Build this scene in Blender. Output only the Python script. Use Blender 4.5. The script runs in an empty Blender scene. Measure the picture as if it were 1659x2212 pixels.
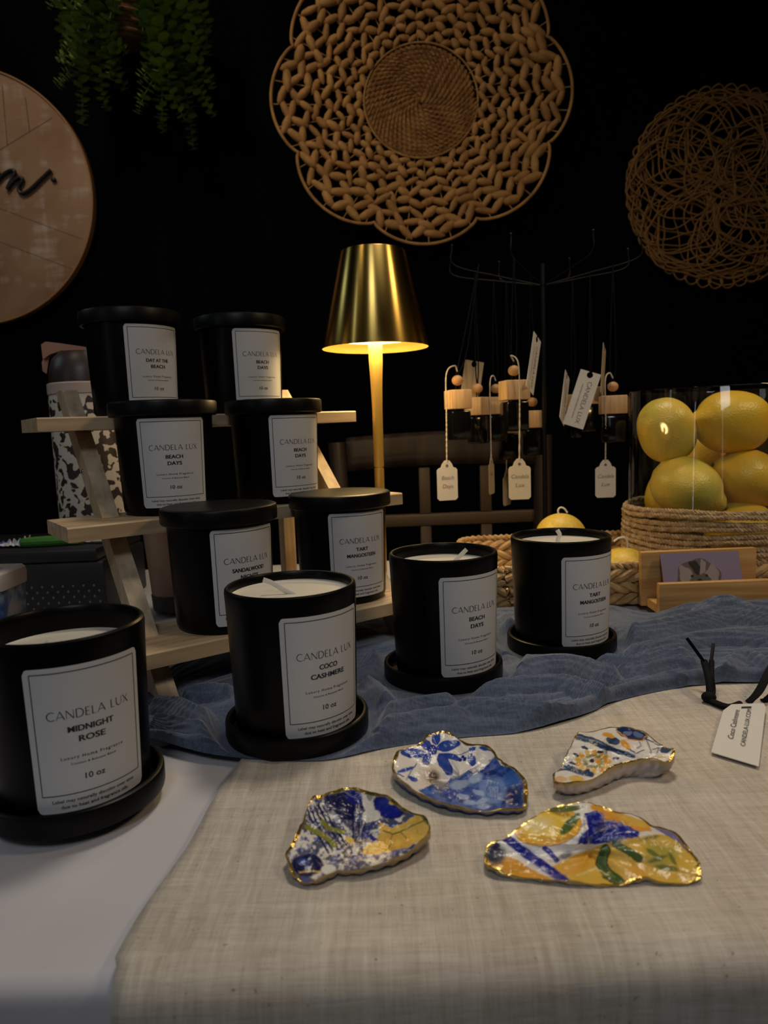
import bpy, bmesh, math, random
import numpy as np
from mathutils import Vector, Matrix
random.seed(7)
rng = np.random.default_rng(7)
PI = math.pi
sc = bpy.context.scene
col = sc.collection

# ---------------------------------------------------------------- camera
T = 0.75                       # table top height
F_PX, PITCH, ROLL, CAM_Z = 1540.0, math.radians(6.8), 0.038, 0.96
cam_d = bpy.data.cameras.new('camera')
cam = bpy.data.objects.new('camera', cam_d)
col.objects.link(cam)
cam_d.sensor_fit = 'HORIZONTAL'
cam_d.sensor_width = 36.0
cam_d.lens = 36.0 * F_PX / 1659.0
cam_d.clip_start = 0.02
cam_d.dof.use_dof = True
cam_d.dof.focus_distance = 0.57
cam_d.dof.aperture_fstop = 15.0
U_ = Vector((0, math.sin(PITCH), math.cos(PITCH)))
FW = Vector((0, math.cos(PITCH), -math.sin(PITCH)))
c_, s_ = math.cos(ROLL), math.sin(ROLL)
XC = Vector((c_, 0, 0)) - s_ * U_
YC = Vector((s_, 0, 0)) + c_ * U_
m = Matrix((XC, YC, -FW)).transposed().to_4x4()
m.translation = (0, 0, CAM_Z)
cam.matrix_world = m
sc.camera = cam

# ---------------------------------------------------------------- world, lights, exposure
w = bpy.data.worlds.new('world')
sc.world = w
w.use_nodes = True
w.node_tree.nodes['Background'].inputs[0].default_value = (0.55, 0.62, 0.8, 1)
w.node_tree.nodes['Background'].inputs[1].default_value = 0.0012
sc.view_settings.view_transform = 'Standard'
sc.view_settings.look = 'None'
sc.view_settings.gamma = 1.0
sc.view_settings.use_curve_mapping = False
sc.view_settings.exposure = -2.15


def area(name, loc, aim, size, power, color, size_y=None, spread=180):
    d = bpy.data.lights.new(name, 'AREA')
    d.energy = power
    d.color = color
    d.size = size
    if size_y:
        d.shape = 'RECTANGLE'
        d.size_y = size_y
    d.spread = math.radians(spread)
    o = bpy.data.objects.new(name, d)
    col.objects.link(o)
    o.location = loc
    o.rotation_euler = (Vector(aim) - Vector(loc)).to_track_quat('-Z', 'Y').to_euler()
    return o


area('ceiling_panel_front', (-0.1, -0.95, 2.15), (0.0, 0.5, 0.85), 0.40, 5.5, (0.88, 0.93, 1.0), spread=85)
area('ceiling_panel_over', (0.25, 0.95, 2.5), (0.15, 0.45, 0.75), 0.30, 9.5, (1.0, 0.90, 0.76), spread=80)
area('ceiling_panel_warm', (1.15, 0.25, 1.95), (0.36, 0.80, 0.88), 0.22, 6.5, (1.0, 0.74, 0.45), spread=90)
area('ceiling_panel_left', (-1.7, 0.9, 1.9), (-0.1, 0.75, 1.0), 0.35, 4.0, (0.70, 0.9, 1.0))
area('wall_fill_light', (-0.85, 0.25, 2.9), (-0.42, 1.7, 1.66), 0.25, 9.0, (1.0, 0.80, 0.55), spread=70)  # added fill lamp that lifts the basket, sign and plant on the wall
area('shade_streak_strip_side', (-1.5, -0.6, 1.6), (0.0, 0.8, 1.1), 0.04, 4.0, (0.85, 0.95, 1.0), size_y=1.2)  # added strip lamp, gives the brass shade its reflected streaks
area('shade_streak_strip_far', (-0.35, -1.5, 1.8), (0.0, 0.8, 1.1), 0.05, 1.6, (0.95, 1.0, 0.85), size_y=1.2)  # second added strip, more streaks reflected in the lamp shade

# ---------------------------------------------------------------- pixel helpers (photo pixel -> place in the room)


def ray(x, y):
    return (XC * ((x - 829.5) / F_PX) - YC * ((y - 1106) / F_PX) + FW)


def HZ(x, y, z=0.0):
    d = ray(x, y)
    t = (T + z - CAM_Z) / d.z
    return Vector((d.x * t, d.y * t, T + z))


def YD(x, y, Y):
    d = ray(x, y)
    t = Y / d.y
    return Vector((d.x * t, Y, CAM_Z + d.z * t))


# ---------------------------------------------------------------- materials
MATS = {}


def mat(name, color=(0.5, 0.5, 0.5), rough=0.6, metal=0.0, **kw):
    mt = bpy.data.materials.new(name)
    mt.use_nodes = True
    b = mt.node_tree.nodes['Principled BSDF']
    b.inputs['Base Color'].default_value = (*color, 1)
    b.inputs['Roughness'].default_value = rough
    b.inputs['Metallic'].default_value = metal
    for k, v in kw.items():
        b.inputs[k.replace('_', ' ')].default_value = v
    MATS[name] = mt
    return mt


def N(mt, kind, **kw):
    n = mt.node_tree.nodes.new(kind)
    for k, v in kw.items():
        if k in ('ins',):
            for i, val in v.items():
                n.inputs[i].default_value = val
        else:
            setattr(n, k, v)
    return n


def L(mt, a, ai, b, bi):
    mt.node_tree.links.new(a.outputs[ai], b.inputs[bi])


def bsdf(mt):
    return mt.node_tree.nodes['Principled BSDF']


def noisy(mt, c1, c2, scale=(1, 1, 1), nscale=20, detail=4, lo=0.35, hi=0.65, bump=0.0, bscale=None, coord='Object', dist=0.0):
    """base colour = ramp(noise(stretched coords)), optional bump"""
    tc = N(mt, 'ShaderNodeTexCoord')
    mp = N(mt, 'ShaderNodeMapping')
    mp.inputs['Scale'].default_value = scale
    L(mt, tc, coord, mp, 'Vector')
    ns = N(mt, 'ShaderNodeTexNoise', ins={'Scale': nscale, 'Detail': detail, 'Distortion': dist})
    L(mt, mp, 0, ns, 'Vector')
    r = N(mt, 'ShaderNodeValToRGB')
    r.color_ramp.elements[0].position = lo
    r.color_ramp.elements[1].position = hi
    r.color_ramp.elements[0].color = (*c1, 1)
    r.color_ramp.elements[1].color = (*c2, 1)
    L(mt, ns, 0, r, 0)
    L(mt, r, 0, bsdf(mt), 'Base Color')
    if bump:
        bp = N(mt, 'ShaderNodeBump', ins={'Strength': bump, 'Distance': 0.001})
        if bscale:
            n2 = N(mt, 'ShaderNodeTexNoise', ins={'Scale': bscale, 'Detail': 3})
            L(mt, mp, 0, n2, 'Vector')
            L(mt, n2, 0, bp, 'Height')
        else:
            L(mt, ns, 0, bp, 'Height')
        L(mt, bp, 0, bsdf(mt), 'Normal')
    return mp, ns, r


jar_black = mat('jar_black_satin', (0.0010, 0.0010, 0.0012), 0.36, Specular_IOR_Level=0.17)
lid_black = mat('lid_black_satin', (0.0018, 0.0018, 0.0022), 0.40, Specular_IOR_Level=0.2)
paper = mat('label_paper', (0.56, 0.565, 0.58), 0.6)
ink = mat('ink', (0.01, 0.01, 0.012), 0.6)
wax = mat('wax', (0.60, 0.56, 0.47), 0.4, Subsurface_Weight=0.15)
wax.node_tree.nodes['Principled BSDF'].inputs['Subsurface Radius'].default_value = (0.01, 0.007, 0.004)
wick = mat('wick_cotton', (0.8, 0.76, 0.68), 0.8)
brass = mat('brushed_brass', (0.75, 0.50, 0.13), 0.30, 1.0, Anisotropic=0.9, Anisotropic_Rotation=0.25)
tg = N(brass, 'ShaderNodeTangent', direction_type='RADIAL', axis='Z')
L(brass, tg, 0, bsdf(brass), 'Tangent')
brass_pole = mat('brass_pole', (0.80, 0.52, 0.12), 0.42, 0.75)
brass_in = mat('brass_inside', (0.75, 0.50, 0.12), 0.45, 0.6)
glow = mat('lamp_diffuser', (1, 0.9, 0.7), 0.5)
bsdf(glow).inputs['Emission Color'].default_value = (1.0, 0.75, 0.32, 1)
bsdf(glow).inputs['Emission Strength'].default_value = 34.0

pine = mat('pine_wood', (0.5, 0.36, 0.2), 0.6)
noisy(pine, (0.40, 0.27, 0.15), (0.56, 0.42, 0.26), scale=(2.5, 40, 40), nscale=3, detail=5, bump=0.25)
pine_side = mat('pine_wood_upright', (0.5, 0.36, 0.2), 0.6)
noisy(pine_side, (0.43, 0.31, 0.19), (0.60, 0.47, 0.31), scale=(60, 40, 3), nscale=2, detail=5, bump=0.2)
bamboo = mat('bamboo', (0.5, 0.3, 0.1), 0.45)
noisy(bamboo, (0.42, 0.22, 0.07), (0.56, 0.34, 0.13), scale=(4, 90, 90), nscale=2, detail=4, bump=0.1)
pale_wood = mat('pale_wood_cap', (0.62, 0.40, 0.19), 0.6)
noisy(pale_wood, (0.55, 0.33, 0.15), (0.68, 0.45, 0.22), scale=(60, 60, 6), nscale=4, detail=3)
bead_wood = mat('bead_wood', (0.55, 0.3, 0.13), 0.5)
black_gloss = mat('black_glass', (0.004, 0.004, 0.004), 0.12)
black_cord = mat('black_cord', (0.003, 0.003, 0.0035), 0.8, Specular_IOR_Level=0.2)
black_metal = mat('black_metal', (0.003, 0.003, 0.003), 0.45, 0.0, Specular_IOR_Level=0.25)
white_card = mat('white_card', (0.66, 0.63, 0.58), 0.6)
cream_card = mat('cream_card', (0.72, 0.64, 0.48), 0.6)
kraft_card = mat('kraft_card', (0.42, 0.33, 0.2), 0.7)
string_m = mat('cotton_string', (0.62, 0.54, 0.42), 0.9)
grey_ink = mat('pencil_ink', (0.12, 0.11, 0.11), 0.8)

wall_m = mat('wall_black_drape', (0.006, 0.006, 0.0085), 0.9)
noisy(wall_m, (0.0020, 0.0021, 0.0032), (0.0028, 0.0029, 0.0045), scale=(3, 3, 1), nscale=3)
bsdf(wall_m).inputs['Specular IOR Level'].default_value = 0.0
floor_m = mat('floor_dark', (0.02, 0.018, 0.016), 0.8)
noisy(floor_m, (0.015, 0.014, 0.013), (0.03, 0.027, 0.025), nscale=60)

cloth_white = mat('tablecloth_satin', (0.56, 0.53, 0.56), 0.55, Sheen_Weight=0.15)
mp, ns, rp = noisy(cloth_white, (0.50, 0.475, 0.50), (0.57, 0.545, 0.565), scale=(1, 1.4, 1), nscale=5, detail=3)
wv = N(cloth_white, 'ShaderNodeTexWave', ins={'Scale': 420.0, 'Distortion': 0.6, 'Detail': 1.0})
wv.bands_direction = 'DIAGONAL'
L(cloth_white, mp, 0, wv, 'Vector')
bp = N(cloth_white, 'ShaderNodeBump', ins={'Strength': 0.25, 'Distance': 0.0004})
L(cloth_white, wv, 0, bp, 'Height')
L(cloth_white, bp, 0, bsdf(cloth_white), 'Normal')

# linen: threads in two directions, slubs, small dark flecks
linen = mat('linen_weave', (0.5, 0.42, 0.32), 0.85)
tc = N(linen, 'ShaderNodeTexCoord')


def stretched(mt, tc, sc3, nscale, detail=3):
    mp = N(mt, 'ShaderNodeMapping')
    mp.inputs['Scale'].default_value = sc3
    L(mt, tc, 'Object', mp, 'Vector')
    n = N(mt, 'ShaderNodeTexNoise', ins={'Scale': nscale, 'Detail': detail})
    L(mt, mp, 0, n, 'Vector')
    return n


nx = stretched(linen, tc, (1100, 70, 70), 1.0, 3)
ny = stretched(linen, tc, (70, 1100, 1100), 1.0, 3)
nslub = stretched(linen, tc, (260, 14, 14), 1.0, 3)
nslub2 = stretched(linen, tc, (14, 260, 260), 1.0, 3)
nfl = stretched(linen, tc, (1, 1, 1), 420, 2)
nbig = stretched(linen, tc, (1, 1, 1), 14, 3)


def math_n(mt, op, a, b):
    n = N(mt, 'ShaderNodeMath', operation=op)
    for i, v in enumerate((a, b)):
        if isinstance(v, (int, float)):
            n.inputs[i].default_value = v
        else:
            mt.node_tree.links.new(v.outputs[0], n.inputs[i])
    return n


sm = math_n(linen, 'ADD', math_n(linen, 'ADD', nx, ny), math_n(linen, 'ADD', math_n(linen, 'MULTIPLY', nslub, 1.1), math_n(linen, 'MULTIPLY', nslub2, 0.7)))
sm = math_n(linen, 'ADD', sm, nbig)
sm = math_n(linen, 'MULTIPLY', sm, 0.2)
rl = N(linen, 'ShaderNodeValToRGB')
rl.color_ramp.elements[0].position = 0.40
rl.color_ramp.elements[1].position = 0.60
rl.color_ramp.elements[0].color = (0.40, 0.34, 0.27, 1)
rl.color_ramp.elements[1].color = (0.64, 0.575, 0.49, 1)
L(linen, sm, 0, rl, 0)
rf = N(linen, 'ShaderNodeValToRGB')
rf.color_ramp.elements[0].position = 0.70
rf.color_ramp.elements[1].position = 0.76
rf.color_ramp.elements[0].color = (1, 1, 1, 1)
rf.color_ramp.elements[1].color = (0.45, 0.38, 0.3, 1)
L(linen, nfl, 0, rf, 0)
mx = N(linen, 'ShaderNodeMix', data_type='RGBA', blend_type='MULTIPLY')
mx.inputs[0].default_value = 1.0
linen.node_tree.links.new(rl.outputs[0], mx.inputs[6])
linen.node_tree.links.new(rf.outputs[0], mx.inputs[7])
linen.node_tree.links.new(mx.outputs[2], bsdf(linen).inputs['Base Color'])
bp = N(linen, 'ShaderNodeBump', ins={'Strength': 0.5, 'Distance': 0.0006})
L(linen, sm, 0, bp, 'Height')
L(linen, bp, 0, bsdf(linen), 'Normal')

gauze = mat('blue_gauze', (0.07, 0.11, 0.2), 0.9, Sheen_Weight=0.3)
tcg = N(gauze, 'ShaderNodeTexCoord')
n1 = stretched(gauze, tcg, (900, 60, 300), 1.0, 2)
n2 = stretched(gauze, tcg, (60, 900, 300), 1.0, 2)
n3 = stretched(gauze, tcg, (14, 40, 20), 1.0, 4)
sg = math_n(gauze, 'MULTIPLY', math_n(gauze, 'ADD', math_n(gauze, 'ADD', n1, n2), n3), 0.333)
rg = N(gauze, 'ShaderNodeValToRGB')
rg.color_ramp.elements[0].position = 0.38
rg.color_ramp.elements[1].position = 0.62
rg.color_ramp.elements[0].color = (0.026, 0.042, 0.082, 1)
rg.color_ramp.elements[1].color = (0.085, 0.112, 0.180, 1)
L(gauze, sg, 0, rg, 0)
L(gauze, rg, 0, bsdf(gauze), 'Base Color')
bp = N(gauze, 'ShaderNodeBump', ins={'Strength': 0.5, 'Distance': 0.0007})
L(gauze, sg, 0, bp, 'Height')
L(gauze, bp, 0, bsdf(gauze), 'Normal')

raffia = mat('raffia', (0.45, 0.26, 0.1), 0.7)
noisy(raffia, (0.30, 0.14, 0.035), (0.58, 0.31, 0.10), scale=(1, 1, 1), nscale=28, detail=5, lo=0.3, hi=0.7, bump=0.5, bscale=160)
raffia_dark = mat('raffia_coil', (0.36, 0.2, 0.07), 0.75)
noisy(raffia_dark, (0.19, 0.08, 0.018), (0.38, 0.19, 0.055), nscale=45, detail=4, lo=0.3, hi=0.7, bump=0.5, bscale=200)
papercord = mat('paper_cord', (0.30, 0.15, 0.04), 0.8)
seagrass = mat('seagrass', (0.5, 0.33, 0.14), 0.65)
noisy(seagrass, (0.34, 0.19, 0.07), (0.62, 0.42, 0.19), scale=(1, 1, 1), nscale=70, detail=4, lo=0.3, hi=0.7, bump=0.5, bscale=400)
jute = mat('jute', (0.42, 0.30, 0.17), 0.9)
noisy(jute, (0.30, 0.20, 0.10), (0.52, 0.38, 0.22), nscale=150, detail=4, lo=0.3, hi=0.7, bump=0.6, bscale=700)
glass = mat('clear_glass', (1, 1, 1), 0.03)
_nt = glass.node_tree
_tr = _nt.nodes.new('ShaderNodeBsdfTransparent'); _tr.inputs[0].default_value = (0.97, 0.985, 0.97, 1)
_gl = _nt.nodes.new('ShaderNodeBsdfGlossy'); _gl.inputs['Roughness'].default_value = 0.04
_lw = _nt.nodes.new('ShaderNodeLayerWeight'); _lw.inputs[0].default_value = 0.5
_pw = _nt.nodes.new('ShaderNodeMath'); _pw.operation = 'POWER'; _pw.inputs[1].default_value = 5.0
_nt.links.new(_lw.outputs['Facing'], _pw.inputs[0])
_fr = _nt.nodes.new('ShaderNodeMath'); _fr.operation = 'MULTIPLY_ADD'; _fr.inputs[1].default_value = 0.55; _fr.inputs[2].default_value = 0.03
_nt.links.new(_pw.outputs[0], _fr.inputs[0])
_mx = _nt.nodes.new('ShaderNodeMixShader')
_nt.links.new(_fr.outputs[0], _mx.inputs[0]); _nt.links.new(_tr.outputs[0], _mx.inputs[1]); _nt.links.new(_gl.outputs[0], _mx.inputs[2])
_nt.links.new(_mx.outputs[0], _nt.nodes['Material Output'].inputs[0])
lemon_m = mat('lemon_skin', (0.75, 0.5, 0.04), 0.38, Subsurface_Weight=0.05)
mp, ns, rp = noisy(lemon_m, (0.78, 0.52, 0.05), (0.86, 0.48, 0.03), nscale=14, detail=2, lo=0.38, hi=0.6)
vor = N(lemon_m, 'ShaderNodeTexVoronoi', ins={'Scale': 520.0})
L(lemon_m, mp, 0, vor, 'Vector')
bp = N(lemon_m, 'ShaderNodeBump', ins={'Strength': 0.35, 'Distance': 0.0008})
L(lemon_m, vor, 0, bp, 'Height')
L(lemon_m, bp, 0, bsdf(lemon_m), 'Normal')
lemon_green = mat('lemon_skin_greenish', (0.6, 0.5, 0.05), 0.36)
mp, ns, rp = noisy(lemon_green, (0.58, 0.48, 0.08), (0.82, 0.57, 0.09), nscale=16, detail=2, lo=0.40, hi=0.56)
vor = N(lemon_green, 'ShaderNodeTexVoronoi', ins={'Scale': 520.0})
L(lemon_green, mp, 0, vor, 'Vector')
bp = N(lemon_green, 'ShaderNodeBump', ins={'Strength': 0.35, 'Distance': 0.0008})
L(lemon_green, vor, 0, bp, 'Height')
L(lemon_green, bp, 0, bsdf(lemon_green), 'Normal')
lemon_wax = mat('lemon_candle_wax', (0.75, 0.5, 0.06), 0.45)
mp, ns, rp = noisy(lemon_wax, (0.68, 0.45, 0.05), (0.78, 0.54, 0.08), nscale=300, detail=2, bump=0.3)
stem_tip = mat('lemon_tip', (0.10, 0.09, 0.03), 0.8)

leaf_m = mat('eucalyptus_leaf', (0.06, 0.14, 0.03), 0.55)
noisy(leaf_m, (0.10, 0.19, 0.04), (0.24, 0.34, 0.06), nscale=9, detail=2, lo=0.3, hi=0.7)
stem_m = mat('eucalyptus_stem', (0.07, 0.09, 0.04), 0.7)
pot_m = mat('pot_wicker', (0.10, 0.045, 0.015), 0.8)
chair_m = mat('dark_stained_wood', (0.035, 0.022, 0.014), 0.4)
noisy(chair_m, (0.022, 0.013, 0.009), (0.05, 0.032, 0.02), scale=(20, 20, 2), nscale=3)
chair_pale = mat('worn_slat_wood', (0.085, 0.055, 0.032), 0.5)
crate_m = mat('black_plastic', (0.012, 0.012, 0.016), 0.45)
hole_light_m = mat('light_through_holes', (0.16, 0.16, 0.17), 0.5)  # grey dots painted for light coming through the crate holes
green_m = mat('green_plastic', (0.05, 0.20, 0.025), 0.4)
yellow_m = mat('yellow_green_plastic', (0.4, 0.5, 0.03), 0.4)
foil = mat('white_foil', (0.5, 0.52, 0.58), 0.35, 0.3)
noisy(foil, (0.06, 0.09, 0.4), (0.62, 0.62, 0.66), nscale=60, detail=2, lo=0.42, hi=0.5)
rose_m = mat('dusty_rose_plastic', (0.42, 0.22, 0.15), 0.45)
brown_m = mat('dark_brown_plastic', (0.035, 0.02, 0.02), 0.4)
pinkband = mat('pale_pink_band', (0.52, 0.40, 0.36), 0.4)
cow = mat('cow_print', (0.6, 0.55, 0.48), 0.5)
tcw = N(cow, 'ShaderNodeTexCoord')
nc = N(cow, 'ShaderNodeTexNoise', ins={'Scale': 100.0, 'Detail': 1.0, 'Distortion': 0.35})
L(cow, tcw, 'Object', nc, 'Vector')
rc = N(cow, 'ShaderNodeValToRGB')
rc.color_ramp.elements[0].position = 0.505
rc.color_ramp.elements[1].position = 0.525
rc.color_ramp.elements[0].color = (0.62, 0.56, 0.48, 1)
rc.color_ramp.elements[1].color = (0.035, 0.018, 0.018, 1)
L(cow, nc, 0, rc, 0)
L(cow, rc, 0, bsdf(cow), 'Base Color')
gold_m = mat('gold_foil', (0.7, 0.45, 0.12), 0.3, 1.0)
tan_m = mat('tan_plastic', (0.36, 0.22, 0.14), 0.45)
darkgrey = mat('dark_grey_rubber', (0.06, 0.055, 0.05), 0.6)
gum_white = mat('gum_bottle_plastic', (0.62, 0.52, 0.47), 0.4)
gum_wrap = mat('gum_bottle_wrap', (0.3, 0.4, 0.5), 0.4)
tcq = N(gum_wrap, 'ShaderNodeTexCoord')
nq = N(gum_wrap, 'ShaderNodeTexNoise', ins={'Scale': 45.0, 'Detail': 2.0})
L(gum_wrap, tcq, 'Object', nq, 'Vector')
rq = N(gum_wrap, 'ShaderNodeValToRGB')
rq.color_ramp.elements[0].position = 0.38
rq.color_ramp.elements[0].color = (0.03, 0.08, 0.25, 1)
rq.color_ramp.elements[1].position = 0.62
rq.color_ramp.elements[1].color = (0.55, 0.45, 0.44, 1)
e = rq.color_ramp.elements.new(0.48)
e.color = (0.28, 0.36, 0.45, 1)
L(gum_wrap, nq, 0, rq, 0)
L(gum_wrap, rq, 0, bsdf(gum_wrap), 'Base Color')
gum_text_w = mat('gum_text_white', (0.75, 0.7, 0.66), 0.5)
sign_rim = mat('sign_wood_edge', (0.30, 0.15, 0.05), 0.5)

sign_m = mat('sign_planks', (0.3, 0.18, 0.1), 0.65)
tcs = N(sign_m, 'ShaderNodeTexCoord')
na = stretched(sign_m, tcs, (6, 6, 38), 1.0, 6)
nb = stretched(sign_m, tcs, (34, 34, 5), 1.0, 6)
nbase = stretched(sign_m, tcs, (3, 3, 3), 2.0, 5)
rs1 = N(sign_m, 'ShaderNodeValToRGB')
rs1.color_ramp.elements[0].position = 0.3
rs1.color_ramp.elements[1].position = 0.7
rs1.color_ramp.elements[0].color = (0.20, 0.095, 0.045, 1)
rs1.color_ramp.elements[1].color = (0.34, 0.215, 0.13, 1)
L(sign_m, nbase, 0, rs1, 0)
wm = math_n(sign_m, 'MULTIPLY', na, nb)
rs2 = N(sign_m, 'ShaderNodeValToRGB')
rs2.color_ramp.elements[0].position = 0.27
rs2.color_ramp.elements[1].position = 0.42
rs2.color_ramp.elements[0].color = (0, 0, 0, 1)
rs2.color_ramp.elements[1].color = (0.75, 0.75, 0.75, 1)
L(sign_m, wm, 0, rs2, 0)
mxs = N(sign_m, 'ShaderNodeMix', data_type='RGBA')
sign_m.node_tree.links.new(rs2.outputs[0], mxs.inputs[0])
sign_m.node_tree.links.new(rs1.outputs[0], mxs.inputs[6])
mxs.inputs[7].default_value = (0.48, 0.41, 0.36, 1)
sign_m.node_tree.links.new(mxs.outputs[2], bsdf(sign_m).inputs['Base Color'])
groove = mat('plank_groove', (0.07, 0.035, 0.018), 0.8)

card_m = mat('photo_card_lavender', (0.22, 0.18, 0.27), 0.35)
dog_grey = mat('photo_dog_grey', (0.10, 0.085, 0.08), 0.4)
dog_light = mat('photo_dog_light', (0.26, 0.22, 0.21), 0.4)
dog_dark = mat('photo_dog_dark', (0.02, 0.015, 0.015), 0.4)

# decoupage shell: painted colours per vertex, gold by mask
shell_m = mat('decoupage_shell', (0.8, 0.8, 0.8), 0.22)
at = N(shell_m, 'ShaderNodeAttribute', attribute_name='paint')
ag = N(shell_m, 'ShaderNodeAttribute', attribute_name='gold')
L(shell_m, at, 'Color', bsdf(shell_m), 'Base Color')
L(shell_m, ag, 'Fac', bsdf(shell_m), 'Metallic')
ng = N(shell_m, 'ShaderNodeTexNoise', ins={'Scale': 330.0, 'Detail': 4.0})
tcz = N(shell_m, 'ShaderNodeTexCoord')
L(shell_m, tcz, 'Object', ng, 'Vector')
bp = N(shell_m, 'ShaderNodeBump', ins={'Strength': 0.8, 'Distance': 0.0008})
L(shell_m, ng, 0, bp, 'Height')
L(shell_m, bp, 0, bsdf(shell_m), 'Normal')


# ---------------------------------------------------------------- mesh helpers
class MB:
    def __init__(s):
        s.v, s.f, s.m = [], [], []

    def add(s, verts, faces, mi=0):
        b = len(s.v)
        s.v.extend([tuple(p) for p in verts])
        for f in faces:
            s.f.append([b + i for i in f])
            s.m.append(mi)
        return s

    def box(s, x0, x1, y0, y1, z0, z1, mi=0, M=None, bev=0.0):
        if bev:
            bm = bmesh.new()
            bmesh.ops.create_cube(bm, size=1)
            for v in bm.verts:
                v.co = Vector((x0 + (v.co.x + .5) * (x1 - x0), y0 + (v.co.y + .5) * (y1 - y0), z0 + (v.co.z + .5) * (z1 - z0)))
            bmesh.ops.bevel(bm, geom=bm.edges[:], offset=bev, segments=2, affect='EDGES', profile=0.5)
            bm.verts.index_update()
            vs = [v.co.copy() for v in bm.verts]
            fs = [[v.index for v in f.verts] for f in bm.faces]
            bm.free()
        else:
            vs = [Vector(p) for p in ((x0, y0, z0), (x1, y0, z0), (x1, y1, z0), (x0, y1, z0), (x0, y0, z1), (x1, y0, z1), (x1, y1, z1), (x0, y1, z1))]
            fs = [(0, 3, 2, 1), (4, 5, 6, 7), (0, 1, 5, 4), (1, 2, 6, 5), (2, 3, 7, 6), (3, 0, 4, 7)]
        if M is not None:
            vs = [M @ v for v in vs]
        return s.add(vs, fs, mi)

    def lathe(s, prof, n=64, mi=0, M=None):
        """prof: list of (r,z) ; r==0 -> pole"""
        vs, fs, rings = [], [], []
        for r, z in prof:
            if r <= 1e-9:
                rings.append([len(vs)])
                vs.append(Vector((0, 0, z)))
            else:
                rings.append(list(range(len(vs), len(vs) + n)))
                vs += [Vector((r * math.cos(2 * PI * k / n), r * math.sin(2 * PI * k / n), z)) for k in range(n)]
        for a, b in zip(rings[:-1], rings[1:]):
            for k in range(n):
                k2 = (k + 1) % n
                if len(a) == 1 and len(b) == 1:
                    continue
                if len(a) == 1:
                    fs.append((a[0], b[k2], b[k]))
                elif len(b) == 1:
                    fs.append((a[k], a[k2], b[0]))
                else:
                    fs.append((a[k], a[k2], b[k2], b[k]))
        if M is not None:
            vs = [M @ v for v in vs]
        return s.add(vs, fs, mi)

    def tube(s, pts, r, n=8, mi=0, closed=False, flat=1.0, up=None):
        pts = [Vector(p) for p in pts]
        m_ = len(pts)
        rs = r if isinstance(r, (list, tuple)) else [r] * m_
        vs, fs = [], []
        prev = Vector(up) if up else None
        for i, p in enumerate(pts):
            if closed:
                t = pts[(i + 1) % m_] - pts[i - 1]
            else:
                t = pts[min(i + 1, m_ - 1)] - pts[max(i - 1, 0)]
            if t.length < 1e-12:
                t = Vector((0, 0, 1))
            t.normalize()
            if prev is None:
                prev = t.orthogonal()
            a = prev - t * prev.dot(t)
            if a.length < 1e-6:
                a = t.orthogonal()
            a.normalize()
            if not up:
                prev = a
            b = t.cross(a)
            for k in range(n):
                th = 2 * PI * k / n
                vs.append(p + a * (rs[i] * flat * math.cos(th)) + b * (rs[i] * math.sin(th)))
        segs = m_ if closed else m_ - 1
        for i in range(segs):
            j = (i + 1) % m_
            for k in range(n):
                k2 = (k + 1) % n
                fs.append((i * n + k, i * n + k2, j * n + k2, j * n + k))
        if not closed:
            fs.append(list(range(n))[::-1])
            fs.append([(m_ - 1) * n + k for k in range(n)])
        return s.add(vs, fs, mi)

    def ellipsoid(s, c, rx, ry, rz, M=None, nu=12, nv=8, mi=0):
        vs, fs = [], []
        M = M or Matrix.Identity(3)
        c = Vector(c)
        vs.append(c + M @ Vector((0, 0, rz)))
        for i in range(1, nv):
            ph = PI * i / nv
            for k in range(nu):
                th = 2 * PI * k / nu
                vs.append(c + M @ Vector((rx * math.sin(ph) * math.cos(th), ry * math.sin(ph) * math.sin(th), rz * math.cos(ph))))
        vs.append(c + M @ Vector((0, 0, -rz)))
        for k in range(nu):
            k2 = (k + 1) % nu
            fs.append((0, 1 + k, 1 + k2))
            for i in range(nv - 2):
                a = 1 + i * nu
                fs.append((a + k, a + nu + k, a + nu + k2, a + k2))
            a = 1 + (nv - 2) * nu
            fs.append((a + k, len(vs) - 1, a + k2))
        return s.add(vs, fs, mi)

    def prism(s, poly, z0, z1, mi=0, M=None):
        n = len(poly)
        vs = [Vector((x, y, z0)) for x, y in poly] + [Vector((x, y, z1)) for x, y in poly]
        fs = [list(range(n))[::-1], list(range(n, 2 * n))] + [(i, (i + 1) % n, n + (i + 1) % n, n + i) for i in range(n)]
        if M is not None:
            vs = [M @ v for v in vs]
        return s.add(vs, fs, mi)

    def grid(s, P, mi=0, closed_u=False):
        """P: list of rows of points"""
        R, Cn = len(P), len(P[0])
        vs = [p for row in P for p in row]
        fs = []
        for i in range(R - 1):
            for j in range(Cn if closed_u else Cn - 1):
                j2 = (j + 1) % Cn
                fs.append((i * Cn + j, i * Cn + j2, (i + 1) * Cn + j2, (i + 1) * Cn + j))
        return s.add(vs, fs, mi)

    def build(s, name, mats, parent=None, origin=None, smooth=True, angle=35):
        if not isinstance(mats, (list, tuple)):
            mats = [mats]
        me = bpy.data.meshes.new(name)
        vs = s.v
        if origin is not None:
            ox, oy, oz = origin
            vs = [(x - ox, y - oy, z - oz) for x, y, z in vs]
        me.from_pydata(vs, [], s.f)
        for mt in mats:
            me.materials.append(mt)
        me.polygons.foreach_set('material_index', s.m)
        if smooth:
            me.polygons.foreach_set('use_smooth', [True] * len(s.f))
            try:
                me.set_sharp_from_angle(angle=math.radians(angle))
            except Exception:
                pass
        me.update()
        o = bpy.data.objects.new(name, me)
        col.objects.link(o)
        if origin is not None and parent is None:
            o.location = origin
        if parent is not None:
            o.parent = parent
        return o


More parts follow.
